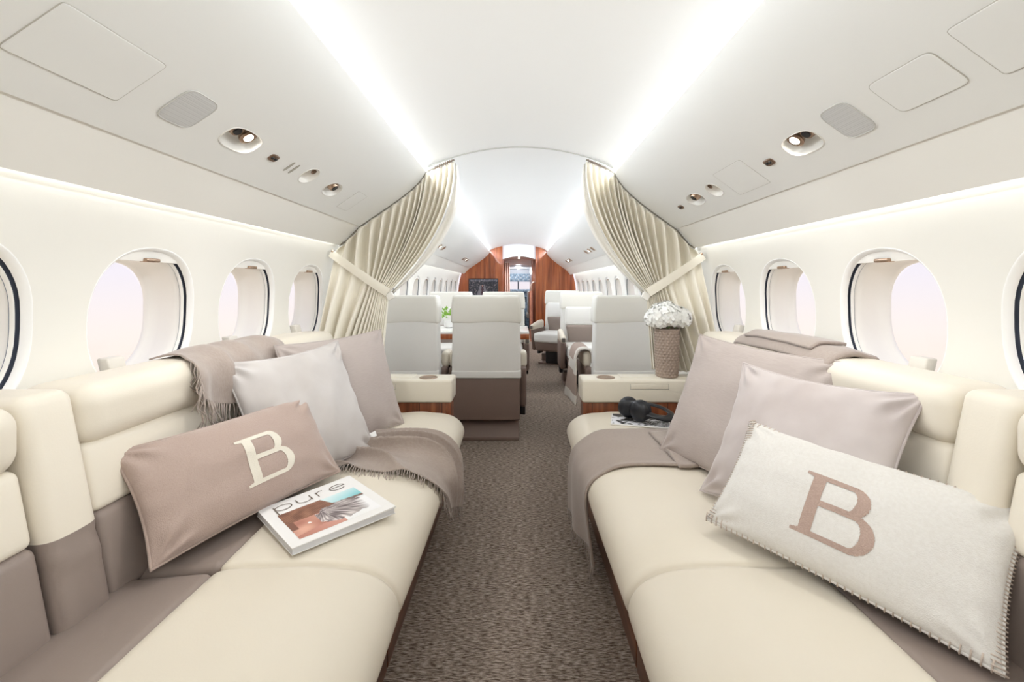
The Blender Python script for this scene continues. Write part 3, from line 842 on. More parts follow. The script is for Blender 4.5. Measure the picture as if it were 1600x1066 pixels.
# ================================================================= club seats
M_HEAD = mat('headrest_leather', '#F1EFE7', .45, spec=.4)
M_ARMBOX = mat('arm_control_grey', '#6A635C', .4)
def make_chair(label, loc, rotz, facing_cloth=True):
    """local +y is the way the seat faces"""
    r = thing('club_seat', label, 'seat', loc, (0, 0, rotz), 'club seats in the forward cabin')
    O('base', soft_box(-.237, .237, -.285, .10, 0, .030, .006, k=2), M_TAUPE_D, r)
    O('base_cover', soft_box(-.237, .237, -.285, -.02, .02, .135, .012, k=3, bend=lambda x, y, z: (x, y + (z - .02) * .75 * (y < -.15), z)), M_TAUPE_D, r)
    O('pedestal', soft_box(-.12, .12, -.12, .12, .02, .24, .02, k=2), M_BLACK, r)
    O('seat_shell', soft_box(-.235, .235, -.22, .27, .20, .36, .03, k=3, bend=lambda x, y, z: (x * (1 - .12 * (.36 - z) / .16), y, z + .03 * max(0, y) * (z < .28))), M_TAUPE_D, r)
    O('seat_cushion', soft_box(-.225, .225, -.16, .31, .335, .465, .035, (0, 0, .012), 4, 4), M_CREAM2, r)
    O('back_skirt', soft_box(-.243, .243, -.290, -.16, .150, .462, .010, (0, .006, 0), 3, 3), M_TAUPE_D, r)
    lean = lambda x, y, z: (x * (1 - .035 * (z - .45) / .6), y - .03 * (z - .45) / .6, z)
    O('backrest', soft_box(-.250, .250, -.300, -.17, .455, 1.040, .022, (0, .006, 0), 4, 5, bend=lean), M_CREAM2, r)
    O('back_band', soft_box(-.251, .251, -.304, -.165, .455, .512, .010, k=3, bend=lean), M_CREAM2, r)
    O('headrest_cover', soft_box(-.2525, .2525, -.307, -.150, .850, 1.052, .020, (0, .004, 0), 4, 4, bend=lambda x, y, z: (x * (1 - .05 * max(0, z - .95) / .1), y - .03 * (z - .45) / .6, z + .004 * math.sin(x * 14) * (z < .87))), M_HEAD, r)
    O('front_pad', soft_box(-.205, .205, -.18, -.125, .655, .875, .025, (0, .012, 0), 4, 4, bend=lean), M_CREAM2, r)
    O('lumbar_pad', soft_box(-.195, .195, -.18, -.118, .445, .665, .025, (0, .010, 0), 4, 4, bend=lambda x, y, z: (x * (.82 + .18 * (z - .445) / .22), y, z)), M_TAUPE, r)
    for s in (-1, 1):
        arm = O('armrest', soft_box(s * .235, s * .297, -.13, .285, .500, .622, .030, (0, 0, .004), 4, 4, bend=lambda x, y, z: (x, y, z - .05 * max(0, (y + .02) / .3) * (z > .56))), M_CREAM, r)
        O('arm_control', soft_box(s * .248, s * .285, .278, .290, .515, .560, .004, k=2), M_ARMBOX, arm)
        O('arm_side', soft_box(s * .236, s * .292, -.20, .26, .205, .515, .025, k=3, bend=lambda x, y, z: (x, y * (1 - .25 * max(0, .36 - z) / .16), z)), M_TAUPE_D, r)
        O('arm_foot', soft_box(s * .245, s * .285, -.10, .02, .135, .22, .008, k=2), M_BLACK, r)
    return r
make_chair('cream seat seen from behind, in the aisle with its whole taupe base showing', (-.222, 3.475, 0), 0)
make_chair('cream seat seen from behind, beside the curtain with pillows before it', (-.812, 3.475, 0), 0)
make_chair('cream seat seen from behind with a striped blanket on its arm', (.800, 3.475, 0), 0)
make_chair('cream and taupe seat facing the camera across from the striped blanket', (.765, 5.02, 0), PI)
make_chair('cream seat turned towards the aisle near the walnut bulkhead, taupe side showing', (.56, 6.35, 0), PI - .45)
make_chair('cream seat facing the camera behind the green plant at the table', (-.775, 4.95, 0), PI)
make_chair('cream seat facing the camera, mostly hidden past the aisle seat', (-.16, 4.95, 0), PI)

# folding table between the seats
t = thing('dining_table', 'white topped table with walnut edge between the facing seats', 'table', (-.48, 4.18, 0))
O('top', soft_box(-.55, .585, -.30, .30, .695, .716, .006, k=2), M_WHITE, t)
O('edge_band', soft_box(-.553, .588, -.303, .303, .650, .697, .004, k=2), M_WOODF, t)
O('leg', soft_box(-.10, .10, -.05, .05, 0, .655, .02, k=2), M_TAUPE_D, t)
pl = thing('potted_plant', 'small green leafy plant on the dining table', 'plant', (-.665, 4.30, .716))
O('pot', lathe([(.03, 0), (.045, .005), (.052, .07), (.048, .075), (.046, .068)], 18), M_WHITE, pl)
lv = []
for k in range(70):
    a = random.uniform(0, 2 * PI); el = random.uniform(.1, 1.3); R = random.uniform(.05, .11)
    d = Vector((math.cos(a) * math.cos(el), math.sin(a) * math.cos(el), math.sin(el)))
    c = Vector((0, 0, .09)) + d * R; s1 = d.cross(Vector((0, 0, 1))).normalized(); s2 = s1.cross(d)
    w_ = random.uniform(.014, .022)
    lv.append(([c - s1 * w_, c + d * w_ * .3 - s2 * w_ * .6, c + s1 * w_, c + d * w_ * 1.4 + s2 * .004], [(0, 1, 2, 3)]))
O('foliage', join(*lv), mat('leaf_green', '#7FB53A', .5, var=((40, 40, 40), '#A8D45C', .2)), pl, kind='stuff')

# wall screen with a fashion-show still
sc_ = thing('wall_screen', 'dark flat screen showing a runway scene on the walnut bulkhead', 'screen', (-.655, Y1 - .03, 1.07))
O('body', soft_box(-.285, .285, -.012, .03, -.24, .195, .006, k=2), M_BLACK, sc_)
def runway(u, v):
    x = (u - .47) * 2; dark = (.10, .11, .15)
    cr = nz(u * 26, v * 22, 1.5) * .5 + .5
    c = mix(dark, (.50, .45, .46), (cr - .48) * 2.6)
    half = .10 + .50 * (1 - v) ** 1.6
    if v < .74 and abs(x) < half: c = mix((.34, .33, .36), (.46, .45, .48), nz(u * 9, v * 9) * .5 + .5)
    if abs(u - .47) < .040 + .012 * math.sin(v * 40) and .12 < v < .70: c = (.22, .13, .17)
    if abs(u - .47) < .018 and .66 < v < .74: c = (.55, .42, .38)
    if v > .9: c = mix(c, (.75, .75, .8), .25)
    return c
painted('picture', lambda u, v: ((u - .5) * .545, -.0135, -.225 + v * .405), 70, 54, runway, print_mat('screen_picture', .3, .4, .25), sc_)

# galley corner: wood edge, its pink reflection put into the colour, curved rail
g = thing('galley_rail', 'galley corner wood edge, pink reflection put into its colour, with curved handrail', 'handrail', (.285, 8.95, 0))
O('post', lathe([(.045, 0), (.04, .02), (.036, .06), (.036, 1.0), (.03, 1.02)], 16), mat('pink_reflection', '#D79B84', .25, metal=.8), g)
O('rail', tube(catmull([(0, 0, 1.0), (-.01, -.02, 1.10), (.03, -.03, 1.19), (.09, -.03, 1.19), (.12, 0, 1.12), (.12, .02, 1.0)], 5), .014, 8), mat('pale_chrome', '#E6D6CC', .2, metal=.9), g)
pc = thing('passage_curtain', 'narrow pinkish beige curtain hanging in the entry passage', 'curtain', (-.22, 9.15, 0))
c = O('drape', grid(40, 20, lambda u, v: (-.05 + .11 * u + .03 * v * u, .03 * math.sin(u * 18), 1.60 - 1.55 * v)), mat('pink_drape', '#E3CCC2', .7), pc, sharp=None)
c.modifiers.new('thickness', 'SOLIDIFY').thickness = .004

# flight deck
M_INSTR = mat('instrument_blue', '#7F97AC', .6, var=((26, 26, 26), '#BDD0E0', .12))
M_INSTR2 = mat('instrument_dark', '#566676', .6, var=((60, 60, 60), '#9FB3C4', .08))
op = thing('overhead_switch_panel', 'blue-grey switch panel hanging over the flight deck windscreen', 'instrument panel', (.03, 11.6, 1.24))
O('panel', soft_box(-.32, .32, -.02, .5, .0, .20, .01, k=2, bend=lambda x, y, z: (x, y - .1 * (z - .1), z)), M_INSTR, op)
O('mount', soft_box(-.30, .30, .05, .45, .18, .345, .01, k=1), M_PASS, op)
for j in range(3):
    for i in range(9):
        O('switch', soft_box(-.28 + i * .07 - .012, -.28 + i * .07 + .012, -.035, -.01, .03 + j * .055, .055 + j * .055, .003, k=1), M_INSTR2 if (i + j) % 2 else M_WHITE, op)
wsn = thing('window_99', 'bright flight deck windscreen seen at the end of the aisle', 'windscreen', (.03, 12.2, 1.0), kind='structure')
wsn.name = 'window_39'
for x0, x1 in ((-.80, -.42), (-.40, -.015), (.015, .40), (.42, .80)):
    O('pane', soft_box(x0, x1, 0, .008, .0, .34, .003, k=1), M_GLASS, wsn)
for x in (-.41, 0, .41): O('post', soft_box(x - .016, x + .016, -.02, .03, -.02, .36, .004, k=1), mat('cockpit_post', '#8C949E', .5), wsn)
O('surround', join(soft_box(-.9, .85, -.02, .03, .335, .60, .004, k=1), soft_box(-.9, .85, -.02, .03, -1.0, 0.0, .004, k=1)), mat('cockpit_grey', '#C9CFD8'), wsn)
ip = thing('instrument_panel', 'blue-grey instrument panel with dark displays below the windscreen', 'instrument panel', (.03, 11.7, 0))
O('glareshield', soft_box(-.75, .75, -.12, .35, .97, 1.03, .02, k=2), M_INSTR, ip)
O('panel', soft_box(-.72, .72, 0, .3, 0, .98, .01, k=2), M_INSTR, ip)
for x, z, w_, h_, cc in ((-.52, .76, .20, .15, '#27313C'), (-.22, .76, .20, .15, '#2F4A3A'), (.12, .76, .20, .15, '#25303B'), (.50, .76, .20, .15, '#2B3A48'), (-.05, .58, .18, .12, '#3C6A4A')):
    d_ = O('display', soft_box(x - w_ / 2, x + w_ / 2, -.012, .01, z - h_ / 2, z + h_ / 2, .004, k=1), mat('display_' + cc[1:], cc, .2, emit=(cc, .6)), ip)
pd = thing('centre_pedestal', 'dark control pedestal between the flight deck seats', 'control pedestal', (.03, 11.05, 0))
O('body', soft_box(-.16, .16, -.3, .5, 0, .58, .02, k=2, bend=lambda x, y, z: (x, y, z * (.85 + .25 * (y + .3)))), M_INSTR2, pd)
for i in range(4): O('lever', tube([(-.09 + i * .06, .05, .52), (-.09 + i * .06, -.02, .68)], .012, 8), M_BLACK, pd)
for s in (-1, 1):
    ps = thing('pilot_seat', 'pale flight deck seat on the %s of the pedestal' % ('left' if s < 0 else 'right'), 'seat', (.03 + s * .42, 10.9, 0))
    O('backrest', soft_box(-.2, .2, -.06, .05, .45, 1.0, .04, k=3), mat('pilot_sheepskin', '#DCD8D0', .9), ps)
    O('seat', soft_box(-.22, .22, -.05, .42, .32, .46, .04, k=3), mat('pilot_sheepskin', '#DCD8D0'), ps)
    O('base', soft_box(-.15, .15, 0, .35, 0, .33, .02, k=2), M_INSTR2, ps)
dl = thing('added_dome_lamp', 'small round dome lamp added to brighten the flight deck', 'lamp', (.03, 11.0, 1.556))  # made-up fixture for the extra flight deck light
O('lens', lathe([(.002, -.016), (.03, -.013), (.045, -.004), (.05, .0)], 20), mat('added_dome_lens', '#FFFFFF', .3, emit=('#F2F6FF', 3.0)), dl)
O('rim', lathe([(.046, -.006), (.056, -.003), (.058, .002)], 20), M_WHITE, dl)
dd = bpy.data.lights.new('added_dome_lamp_light', 'POINT'); dd.energy = 9; dd.shadow_soft_size = .05; dd.color = (.90, .95, 1.0)  # point light added to lift the dim flight deck
do = bpy.data.objects.new('added_dome_lamp_light', dd); do.location = (.03, 10.95, 1.49); COL.objects.link(do)
vt = tag(O('ceiling_vent', lathe([(.06, 0), (.075, -.006), (.075, .004)], 20, (.04, 10.2, 1.585)), M_BLACK), 'dark oval vent in the flight deck ceiling', 'vent')

# ================================================================= cushions
def pillow_fn(w, h, tf, tb, pinch, seed, crease):
    def body(u, v, front):
        x = w / 2 * u * (1 - pinch * (1 - v * v) * abs(u) ** 3)
        z = h / 2 * v * (1 - pinch * (1 - u * u) * abs(v) ** 3)
        k = max(0, (1 - u * u) * (1 - v * v)) ** .5
        wr = nz(u * 2.2 + seed, v * 2.2, seed) * .10
        for cu in (-1, 1):
            for cv in (-1, 1):
                du, dv = u - cu, v - cv; d = math.hypot(du * w, dv * h)
                an = math.atan2(dv * cv * -1, du * cu * -1)
                wr += crease * .36 * math.sin(an * 9 + seed * 3 + cu + 2 * cv) * math.exp(-((d - .10) / .07) ** 2)
        # creases running in from the long edges
        wr += crease * .12 * math.sin(u * 17 + seed + 2 * nz(u * 2, seed)) * math.exp(-((1 - abs(v)) / .22) ** 2)
        wr += crease * .10 * math.sin(v * 15 + seed * 2) * math.exp(-((1 - abs(u)) / .2) ** 2)
        wr += crease * .10 * nz(u * 4 + seed, v * 3, 2.5)
        y = -(tf if front else -tb) * k * (1 + wr)
        return (x, y, z)
    return body
def pillow_mesh(body, nx, ny):
    def g(i, n): # denser towards the edge
        q = -1 + 2 * i / n; return math.sin(q * PI / 2) * .55 + q * .45
    V = []; idx = {}
    def vid(i, j, fr):
        b = i in (0, nx) or j in (0, ny); key = (i, j, fr or b)
        if key not in idx: idx[key] = len(V); V.append(body(g(i, nx), g(j, ny), fr))
        return idx[key]
    F = []
    for i in range(nx):
        for j in range(ny):
            F.append((vid(i, j, True), vid(i + 1, j, True), vid(i + 1, j + 1, True), vid(i, j + 1, True)))
            F.append((vid(i, j, False), vid(i, j + 1, False), vid(i + 1, j + 1, False), vid(i + 1, j, False)))
    return V, F
def border(body, n=40):
    P = []
    for k in range(n): P.append(body(-1 + 2 * k / n, -1, True))
    for k in range(n): P.append(body(1, -1 + 2 * k / n, True))
    for k in range(n): P.append(body(1 - 2 * k / n, 1, True))
    for k in range(n): P.append(body(-1, 1 - 2 * k / n, True))
    return P
def in_B(x, y):
    """slab-serif capital B in the unit box"""
    if not (0 <= x <= 1 and 0 <= y <= 1): return False
    th, st = .085, .17
    if .10 <= x <= .10 + st: return True
    if x < .10 + st and (y < .05 or y > .95): return True
    if x < .10 and (y < .05 + .3 * (x - .02) or y > .95 - .3 * (x - .02)): return True
    def bowl(y0, y1, xr):
        if not (y0 <= y <= y1): return False
        cy, r = (y0 + y1) / 2, (y1 - y0) / 2
        cx = xr - r * .95
        def inside(xx, yy, rx, ry): return (xx <= cx and abs(yy - cy) <= ry) or (((xx - cx) / rx) ** 2 + ((yy - cy) / ry) ** 2 <= 1)
        return x >= .10 and inside(x, y, r * .95, r) and not inside(x, y, r * .95 - .165, r - th)
    return bowl(.495, 1.0, .86) or bowl(0, .575, 1.0)
def make_pillow(label, c, yaw, tilt, roll, w, h, tf, tb, m, pinch=.07, seed=1, crease=1.0, letter=None, stitch=None, piping=None, welt=.0035):
    R = Matrix.Rotation(math.radians(yaw), 4, 'Z') @ Matrix.Rotation(math.radians(tilt), 4, 'X') @ Matrix.Rotation(math.radians(roll), 4, 'Y')
    M = Matrix.Translation(c) @ R
    root = thing('cushion', label, 'cushion'); root.matrix_world = M
    body = pillow_fn(w, h, tf, tb, pinch, seed, crease)
    O('cover', pillow_mesh(body, 72, 56), m, root, sharp=None)
    bd = border(body)
    O('piping', tube(bd, welt, 6, closed=True), piping or m, root, sharp=None)
    if letter:
        mL, lu, lv, lw, lh = letter
        n = 96; V = []; F = []; idx = {}
        def sp(i, j):
            if (i, j) not in idx:
                x, z = lu + (i / n - .5) * lw, lv + (j / n - .5) * lh
                u, v = x / (w / 2), z / (h / 2)
                p = body(u, v, True); idx[(i, j)] = len(V); V.append((p[0], p[1] - .0012, p[2]))
            return idx[(i, j)]
        for i in range(n):
            for j in range(n):
                if in_B((i + .5) / n, (j + .5) / n): F.append((sp(i, j), sp(i + 1, j), sp(i + 1, j + 1), sp(i, j + 1)))
        lt = O('letter', (V, F), mL, root, sharp=None); lt['label'] = 'knitted capital letter B'
    if stitch:
        st = []
        for k in range(0, 160):
            p = Vector(bd[k]); q = Vector(bd[(k + 1) % 160])
            nst = max(1, round((q - p).length / .0085))
            for z in range(1):
                inn = Vector((-p.x, 0, -p.z)); t = (q - p).normalized(); pr = Vector((t.z, 0, -t.x))
                if pr.dot(inn) < 0: pr = -pr
                a = p + pr * .014
                st.append(tube([a + Vector((0, -.011, 0)), p + pr * .004 + Vector((0, -.008, 0)), p - pr * .005, p + pr * .004 + Vector((0, .008, 0))], .0016, 5))
        O('stitching', join(*st), stitch, root, sharp=None, kind='stuff')
    return root
make_pillow('rose-beige lumbar cushion with an ivory letter B beside the magazine', (-.777, 1.262, .612), 64.8, -32.5, -1.8, .545, .285, .062, .040, M_WOOL, .06, 2.1, .8, letter=(M_LETW, .030, -.010, .150, .132))
p2_ = make_pillow('silver-grey velvet square cushion leaning behind the rose-beige lumbar cushion', (-.749, 1.569, .677), 61.6, -25.1, -3, .46, .46, .070, .035, M_VELVET, .10, 4.3, 1.2)
O('care_tag', soft_box(.222, .252, -.002, .002, -.185, -.165, .001, k=1), M_PAPER, p2_)
make_pillow('mauve linen square cushion at the far end of the sofa, next to the console', (-.722, 1.866, .686), 62.0, -17.3, -1.6, .54, .455, .060, .035, M_LINEN, .06, 6.2, .9)
make_pillow('mauve linen square cushion closest to the vase of flowers', (.765, 1.512, .689), -62.6, -23.5, 3.4, .535, .48, .060, .030, M_LINEN, .06, 8.4, .9)
make_pillow('pale mauve velvet cushion between the linen and the ivory cushions', (.760, 1.197, .676), -64.8, -27.2, -.1, .48, .43, .062, .035, M_VELVET2, .11, 1.7, 1.3)
make_pillow('ivory wool lumbar cushion with a taupe letter B and blanket-stitched edge', (.738, .997, .602), -49.4, -42.6, 5.8, .525, .300, .060, .036, M_WOOLW, .05, 3.3, .6, letter=(M_LETT, .000, -.020, .148, .143), stitch=mat('taupe_yarn', '#C6B8AC', .9))

# ================================================================= throws
def cloth(name, f, nu, nv, m, parent, th=.006):
    o = O(name, grid(nu, nv, f), m, parent, sharp=None)
    md = o.modifiers.new('thickness', 'SOLIDIFY'); md.thickness = th; md.offset = 1.0
    return o
def fringe(starts, dirs, length, r=.0016):
    P = []
    for p, d in zip(starts, dirs):
        p = Vector(p); d = Vector(d).normalized(); l = length * random.uniform(.75, 1.15)
        w = Vector((random.uniform(-1, 1), random.uniform(-1, 1), random.uniform(-.3, .3))) * l * .16
        w2 = Vector((random.uniform(-1, 1), random.uniform(-1, 1), random.uniform(-.3, .3))) * l * .16
        P.append(tube([p, p + d * l * .35 + w * .6, p + d * l * .7 + w2 * .7, p + d * l + w], [r, r, r * .9, r * .6], 4))
    return join(*P)
def path_fn(P, n=8):
    Q = catmull([(p[0], p[1], 0) for p in P], n); L = [0]
    for a, b in zip(Q, Q[1:]): L.append(L[-1] + (b - a).length)
    def f(t):
        d = max(0, min(1, t)) * L[-1]; i = 0
        while i < len(L) - 2 and L[i + 1] < d: i += 1
        k = (d - L[i]) / (L[i + 1] - L[i]) if L[i + 1] > L[i] else 0
        p = Q[i] * (1 - k) + Q[i + 1] * k; t_ = (Q[i + 1] - Q[i]).normalized()
        return p.x, p.y, t_
    return f
# --- rumpled throw across the seat of the magazine sofa
tl = thing('throw_blanket', 'rumpled taupe throw with fringe spilling over the seat beside the magazine', 'throw')
SP = path_fn([(.80, .472), (.70, .476), (.60, .482), (.46, .483), (.37, .476), (.315, .452), (.276, .41), (.258, .36), (.252, .28), (.254, .14)])
def tlf(u, v):
    # v from the sofa back to the hanging end, u from the near to the far edge
    end = .80 + .20 * u
    t = v * end
    x, z, tg = SP(t)
    n = Vector((tg.y, -tg.x)); n = n if n.y > 0 or n.x < -.5 else -n
    hang = max(0, (t - .68) / .32)
    y = 1.50 + .42 * u + .05 * v + .03 * math.sin(v * 7) * (1 - u) + hang * (.10 - .12 * u)
    p_ = u * 11 + v * 3.0 + 2.6 * nz(u * 1.6, v * 2.2, 2)
    fold = (1 - abs(math.sin(p_))) ** 1.7
    amp = .006 + .055 * math.sin(PI * min(1, v * 1.02)) * math.sin(PI * min(1, u * .85 + .10)) + .016 * hang
    d = fold * amp + .003 * (nz(u * 6, v * 6, 5) + 1)
    return (-(x + n.x * d), y + .01 * nz(u * 5, v * 5, 9) - .45 * fold * amp, z + n.y * d)
cloth('cloth', tlf, 120, 90, M_THROW, tl, .004)
st = []; dr = []
for k in range(62):
    v = .22 + .78 * k / 62; p = tlf(0, v); hang = v > .74
    st.append((p[0], p[1] + .004, p[2])); dr.append((.12, -.9, -.25) if not hang else (.05, -.25, -1))
for k in range(34):
    u = k / 33; p = tlf(u, 1); st.append(p); dr.append((.03, 0, -1))
O('fringe', fringe(st, dr, .045), M_THROW, tl, sharp=None, kind='stuff')
# --- folded throw over the seat of the headphones sofa
tr_ = thing('throw_blanket', 'folded taupe throw hanging from the seat below the headphones', 'throw')
SR = path_fn([(.86, .470), (.70, .476), (.60, .478), (.46, .479), (.37, .473), (.315, .450), (.258, .405), (.240, .35), (.236, .26), (.238, .118)])
def trf(u, v, lay=0.0, wid=1.0):
    end = 1.0 - .015 * math.sin(u * 9)
    x, z, tg = SR(v * end); n = Vector((tg.y, -tg.x)); n = n if n.y > 0 or n.x < -.5 else -n
    hang = max(0, (v - .66) / .34)
    y = 1.575 + (.375) * u + .05 * (1 - v) * (u - .4) - hang * (.03 - .06 * u) * .5
    d = .003 + lay + .004 * (nz(u * 4, v * 4, 3) + 1) + hang * .012 * (1 + math.sin(u * 11 + 1)) + .006 * math.exp(-(u / .06) ** 2)
    return (x + n.x * d + .065 * hang * (1 - u), y, z + n.y * d)
cloth('cloth', lambda u, v: trf(u, 1 - v), 50, 70, M_THROW, tr_, .009)
# second folded layer at the rear
def lay2(u, v):
    x, z, tg = SR(.02 + .30 * v)
    return (x, 1.565 + .36 * u + .02 * math.sin(v * 5), z + .016 + .007 * math.sin(PI * u) + .003 * nz(u * 5, v * 5, 1))
cloth('folded_layer', lambda u, v: lay2(u, 1 - v), 30, 30, M_THROW, tr_, .012)
st = []; dr = []
for k in range(54):
    u = k / 53; p = trf(u, 1); st.append((p[0], p[1], p[2] + .003)); dr.append((-.02, 0, -1))
O('fringe', fringe(st, dr, .055), M_THROW, tr_, sharp=None, kind='stuff')
# --- throw over the sofa back, left of the frame
tb_ = thing('throw_blanket', 'taupe throw with fringe draped over the sofa back under the window', 'throw')
SB = path_fn([(1.10, .893), (1.05, .907), (1.0, .910), (.955, .893), (.930, .86), (.925, .82), (.922, .76), (.905, .70), (.885, .63)])
def tbf(u, v):
    end = .60 + .36 * min(1, u * 1.25)
    x, z, tg = SB(v * end); n = Vector((tg.y, -tg.x)); n = n if n.x < 0 or n.y > 0 else -n
    y = 1.265 + .50 * u + .02 * math.sin(v * 6) + .05 * (1 - v) * (1 - u)
    fold = (.5 + .5 * math.sin(u * 19 - v * 5 + nz(u * 3, v * 2, 7) * 2)) ** 1.5
    d = .003 + fold * (.010 + .016 * v) + .004 * (nz(u * 7, v * 5, 4) + 1)
    return (-(x - abs(n.x) * d), y, z + abs(n.y) * d)
cloth('cloth', tbf, 70, 60, M_THROW, tb_, .005)
st = []; dr = []
for k in range(58):
    u = k / 57; p = tbf(u, 1); st.append((p[0] + .002, p[1], p[2])); dr.append((.05, .05, -1))
for k in range(14):
    v = .60 + .40 * k / 13; p = tbf(0, v); st.append(p); dr.append((.05, -.15, -1))
O('fringe', fringe(st, dr, .085, .0024), M_THROW, tb_, sharp=None, kind='stuff')
# --- folded throw lying on top of the opposite sofa back
tq = thing('throw_blanket', 'neatly folded taupe throw lying along the sofa back behind the mauve cushions', 'throw')
def tqf(u, v):
    x, z, tg = SB(.02 + v * .42); e = math.sin(PI * min(1, max(0, u))) ** .35
    return (x, 1.33 + .58 * u, z + .004 + .018 * e + .004 * nz(u * 5, v * 4, 2))
cloth('cloth', lambda u, v: tqf(u, 1 - v), 50, 24, M_THROW, tq, .012)
cloth('folded_layer', lambda u, v: (lambda p: (p[0], p[1], p[2] + .012))(tqf(.18 + .72 * u, .12 + .7 * (1 - v))), 40, 20, M_THROW, tq, .010)
# --- striped blanket over the seat arm across the aisle
tz = thing('striped_blanket', 'ivory and beige striped blanket hung over a seat arm at the aisle', 'blanket', (.515, 3.52, 0))
SA = path_fn([(.060, .54), (.055, .60), (.035, .638), (-.005, .648), (-.045, .635), (-.068, .58), (-.078, .48), (-.092, .36), (-.110, .23)])
def tzf(u, v):
    x, z, tg = SA(v); y = -.20 + .34 * u - .06 * max(0, v - .55)
    return (x - .008 * (1 + math.sin(u * 8)) * max(0, v - .45) - .004 + .075 * (1 - u) * max(0, v - .45), y, z + .003 * nz(u * 4, v * 4))
vf = grid(30, 60, tzf); M_ST = [mat('blanket_beige', '#B9A79C', .95, spec=.05), mat('blanket_ivory', '#ECE7DF', .95, spec=.05)]
ob = O('cloth', flip(vf), M_ST, tz, sharp=None)
for i, p in enumerate(ob.data.polygons):
    v = (i // 30) / 60; u = (i % 30) / 30
    p.material_index = 1 if u < .20 and v < .62 or .46 < v < .60 or v > .88 else 0
md = ob.modifiers.new('thickness', 'SOLIDIFY'); md.thickness = .014; md.offset = 0

# ================================================================= magazine
mg = thing('magazine', 'thick white magazine titled pure lying on the cream seat', 'magazine')
# corners on the seat: top-left, top-right, bottom-right, bottom-left as printed
cA, cB, cC, cD = MAG = [Vector((p[0], p[1], .481)) for p in ((-.722, 1.225), (-.548, 1.440), (-.342, 1.240), (-.533, 1.045))]
def mp(u, v, h=0.0):
    p = cD.lerp(cC, u).lerp(cA.lerp(cB, u), v); return (p.x, p.y, p.z + h)
TH = .016
def mslab(u0, u1, v0, v1, h0, h1, lift=0.0):
    n = 10; V = []; F = []
    for h in (h0, h1):
        for i in range(n + 1):
            u = u0 + (u1 - u0) * i / n
            hh = h + lift * u ** 3 * (1 if h == h1 else 0)
            V += [mp(u, v0, hh), mp(u, v1, hh)]
    m = 2 * (n + 1)
    for i in range(n):
        a = 2 * i
        F += [(a, a + 1, a + 3, a + 2), (m + a, m + a + 2, m + a + 3, m + a + 1), (a, a + 2, m + a + 2, m + a), (a + 1, m + a + 1, m + a + 3, a + 3)]
    F += [(0, m, m + 1, 1), (2 * n, 2 * n + 1, m + 2 * n + 1, m + 2 * n)]
    return V, F
O('back_cover', mslab(0, 1, 0, 1, .0, .0015), M_PAPER, mg)
O('pages', mslab(.006, .992, .006, .994, .0015, TH), mat('page_edges', '#D5D5D8', .7, bump=((5, 5, 1200), .5, .002)), mg)
O('cover', mslab(0, 1.004, 0, 1, TH, TH + .0015, .003), M_PAPER, mg)
def cov(u, v):
    # pale sky and sea at the top corner, a woven hat, a face and shoulder, wind-blown grey hair
    c = mix((.97, .97, .97), (.90, .93, .95), v)
    if v > .62:
        c = mix((.93, .97, .98), (.42, .76, .80), (1.1 - v) * 2.2 * max(0, (u - .35) * 1.6))
    if .66 < v + .12 * (u - .6) < .73 and u > .5: c = (.50, .40, .36)
    if v > .56 + .10 * (u - .3) and u < .66 - .3 * (v - .56):
        k = math.sin(u * 95) * math.sin(v * 120) * .25 + nz(u * 9, v * 9, 2) * .5
        c = mix((.42, .27, .21), (.68, .50, .41), k + .45)
    if v <= .58 and u < .56:
        c = mix((.66, .42, .36), (.88, .68, .60), nz(u * 4, v * 4, 4) * .8 + .5)
        if nz(u * 5 + 3, v * 6, 7) > .12 and v < .45: c = (.96, .94, .93)
        if v < .10 + .25 * u: c = mix((.72, .48, .42), (.82, .60, .54), u * 2)
        if u < .08 and v > .3: c = (.50, .33, .27)
    d = math.hypot((u - .64) / .36, (v - .40) / .30)
    if d < 1 + .22 * nz(u * 12, v * 12, 6) and u > .32:
        t = math.atan2(v - .62, u - .42); r = math.hypot(u - .42, v - .62)
        k = nz(t * 16, r * 5, 8) * 1.1 + .45
        c = mix((.34, .29, .30), (.93, .90, .89), k)
    if u > .80 and v < .55: c = mix(c, (.97, .97, .98), min(1, (u - .80) * 8))
    return c
painted('cover_picture', lambda u, v: mp(.10 + .80 * u, .10 + .60 * v, TH + .0020 + .003 * (.10 + .80 * u) ** 3), 110, 84, cov, print_mat('magazine_print', .3), mg)
# thin title lettering
M_INK = mat('title_ink', '#6E6257', .5)
def ink(pts, w=.0016, closed=False): # pts in title space (u 0..1 along the cover, v up)
    P = [Vector(mp(a, b, TH + .0024 + .003 * a ** 3)) for a, b in pts]; V = []; F = []
    n = len(P)
    for i, p in enumerate(P):
        t = (P[min(i + 1, n - 1)] - P[max(i - 1, 0)]).normalized(); s_ = t.cross(Vector((0, 0, 1))) * w
        V += [p - s_, p + s_]
    for i in range(n - 1): F.append((2 * i, 2 * i + 1, 2 * i + 3, 2 * i + 2))
    return V, F
def arcp(cx, cy, rx, ry, a0, a1, n=20): return [(cx + rx * math.cos(a0 + (a1 - a0) * i / n), cy + ry * math.sin(a0 + (a1 - a0) * i / n)) for i in range(n + 1)]
base, xh = .775, .12
gl = {'p': [[(.12, .70), (.12, base + xh)], arcp(.20, base + xh / 2, .08, xh / 2, PI, -PI, 30)],
      'u': [[(.34, base + xh), (.34, base + .05)] + arcp(.41, base + .05, .07, .05, PI, 2 * PI) + [(.48, base + xh)], [(.48, base + .05), (.48, base)]],
      'r': [[(.55, base), (.55, base + xh)], [(.55, base + .07)] + arcp(.60, base + .07, .05, .05, PI, .35 * PI)],
      'e': [[(.69, base + .065), (.86, base + .065)] + arcp(.775, base + .06, .085, .06, .1, 1.75 * PI, 30)]}
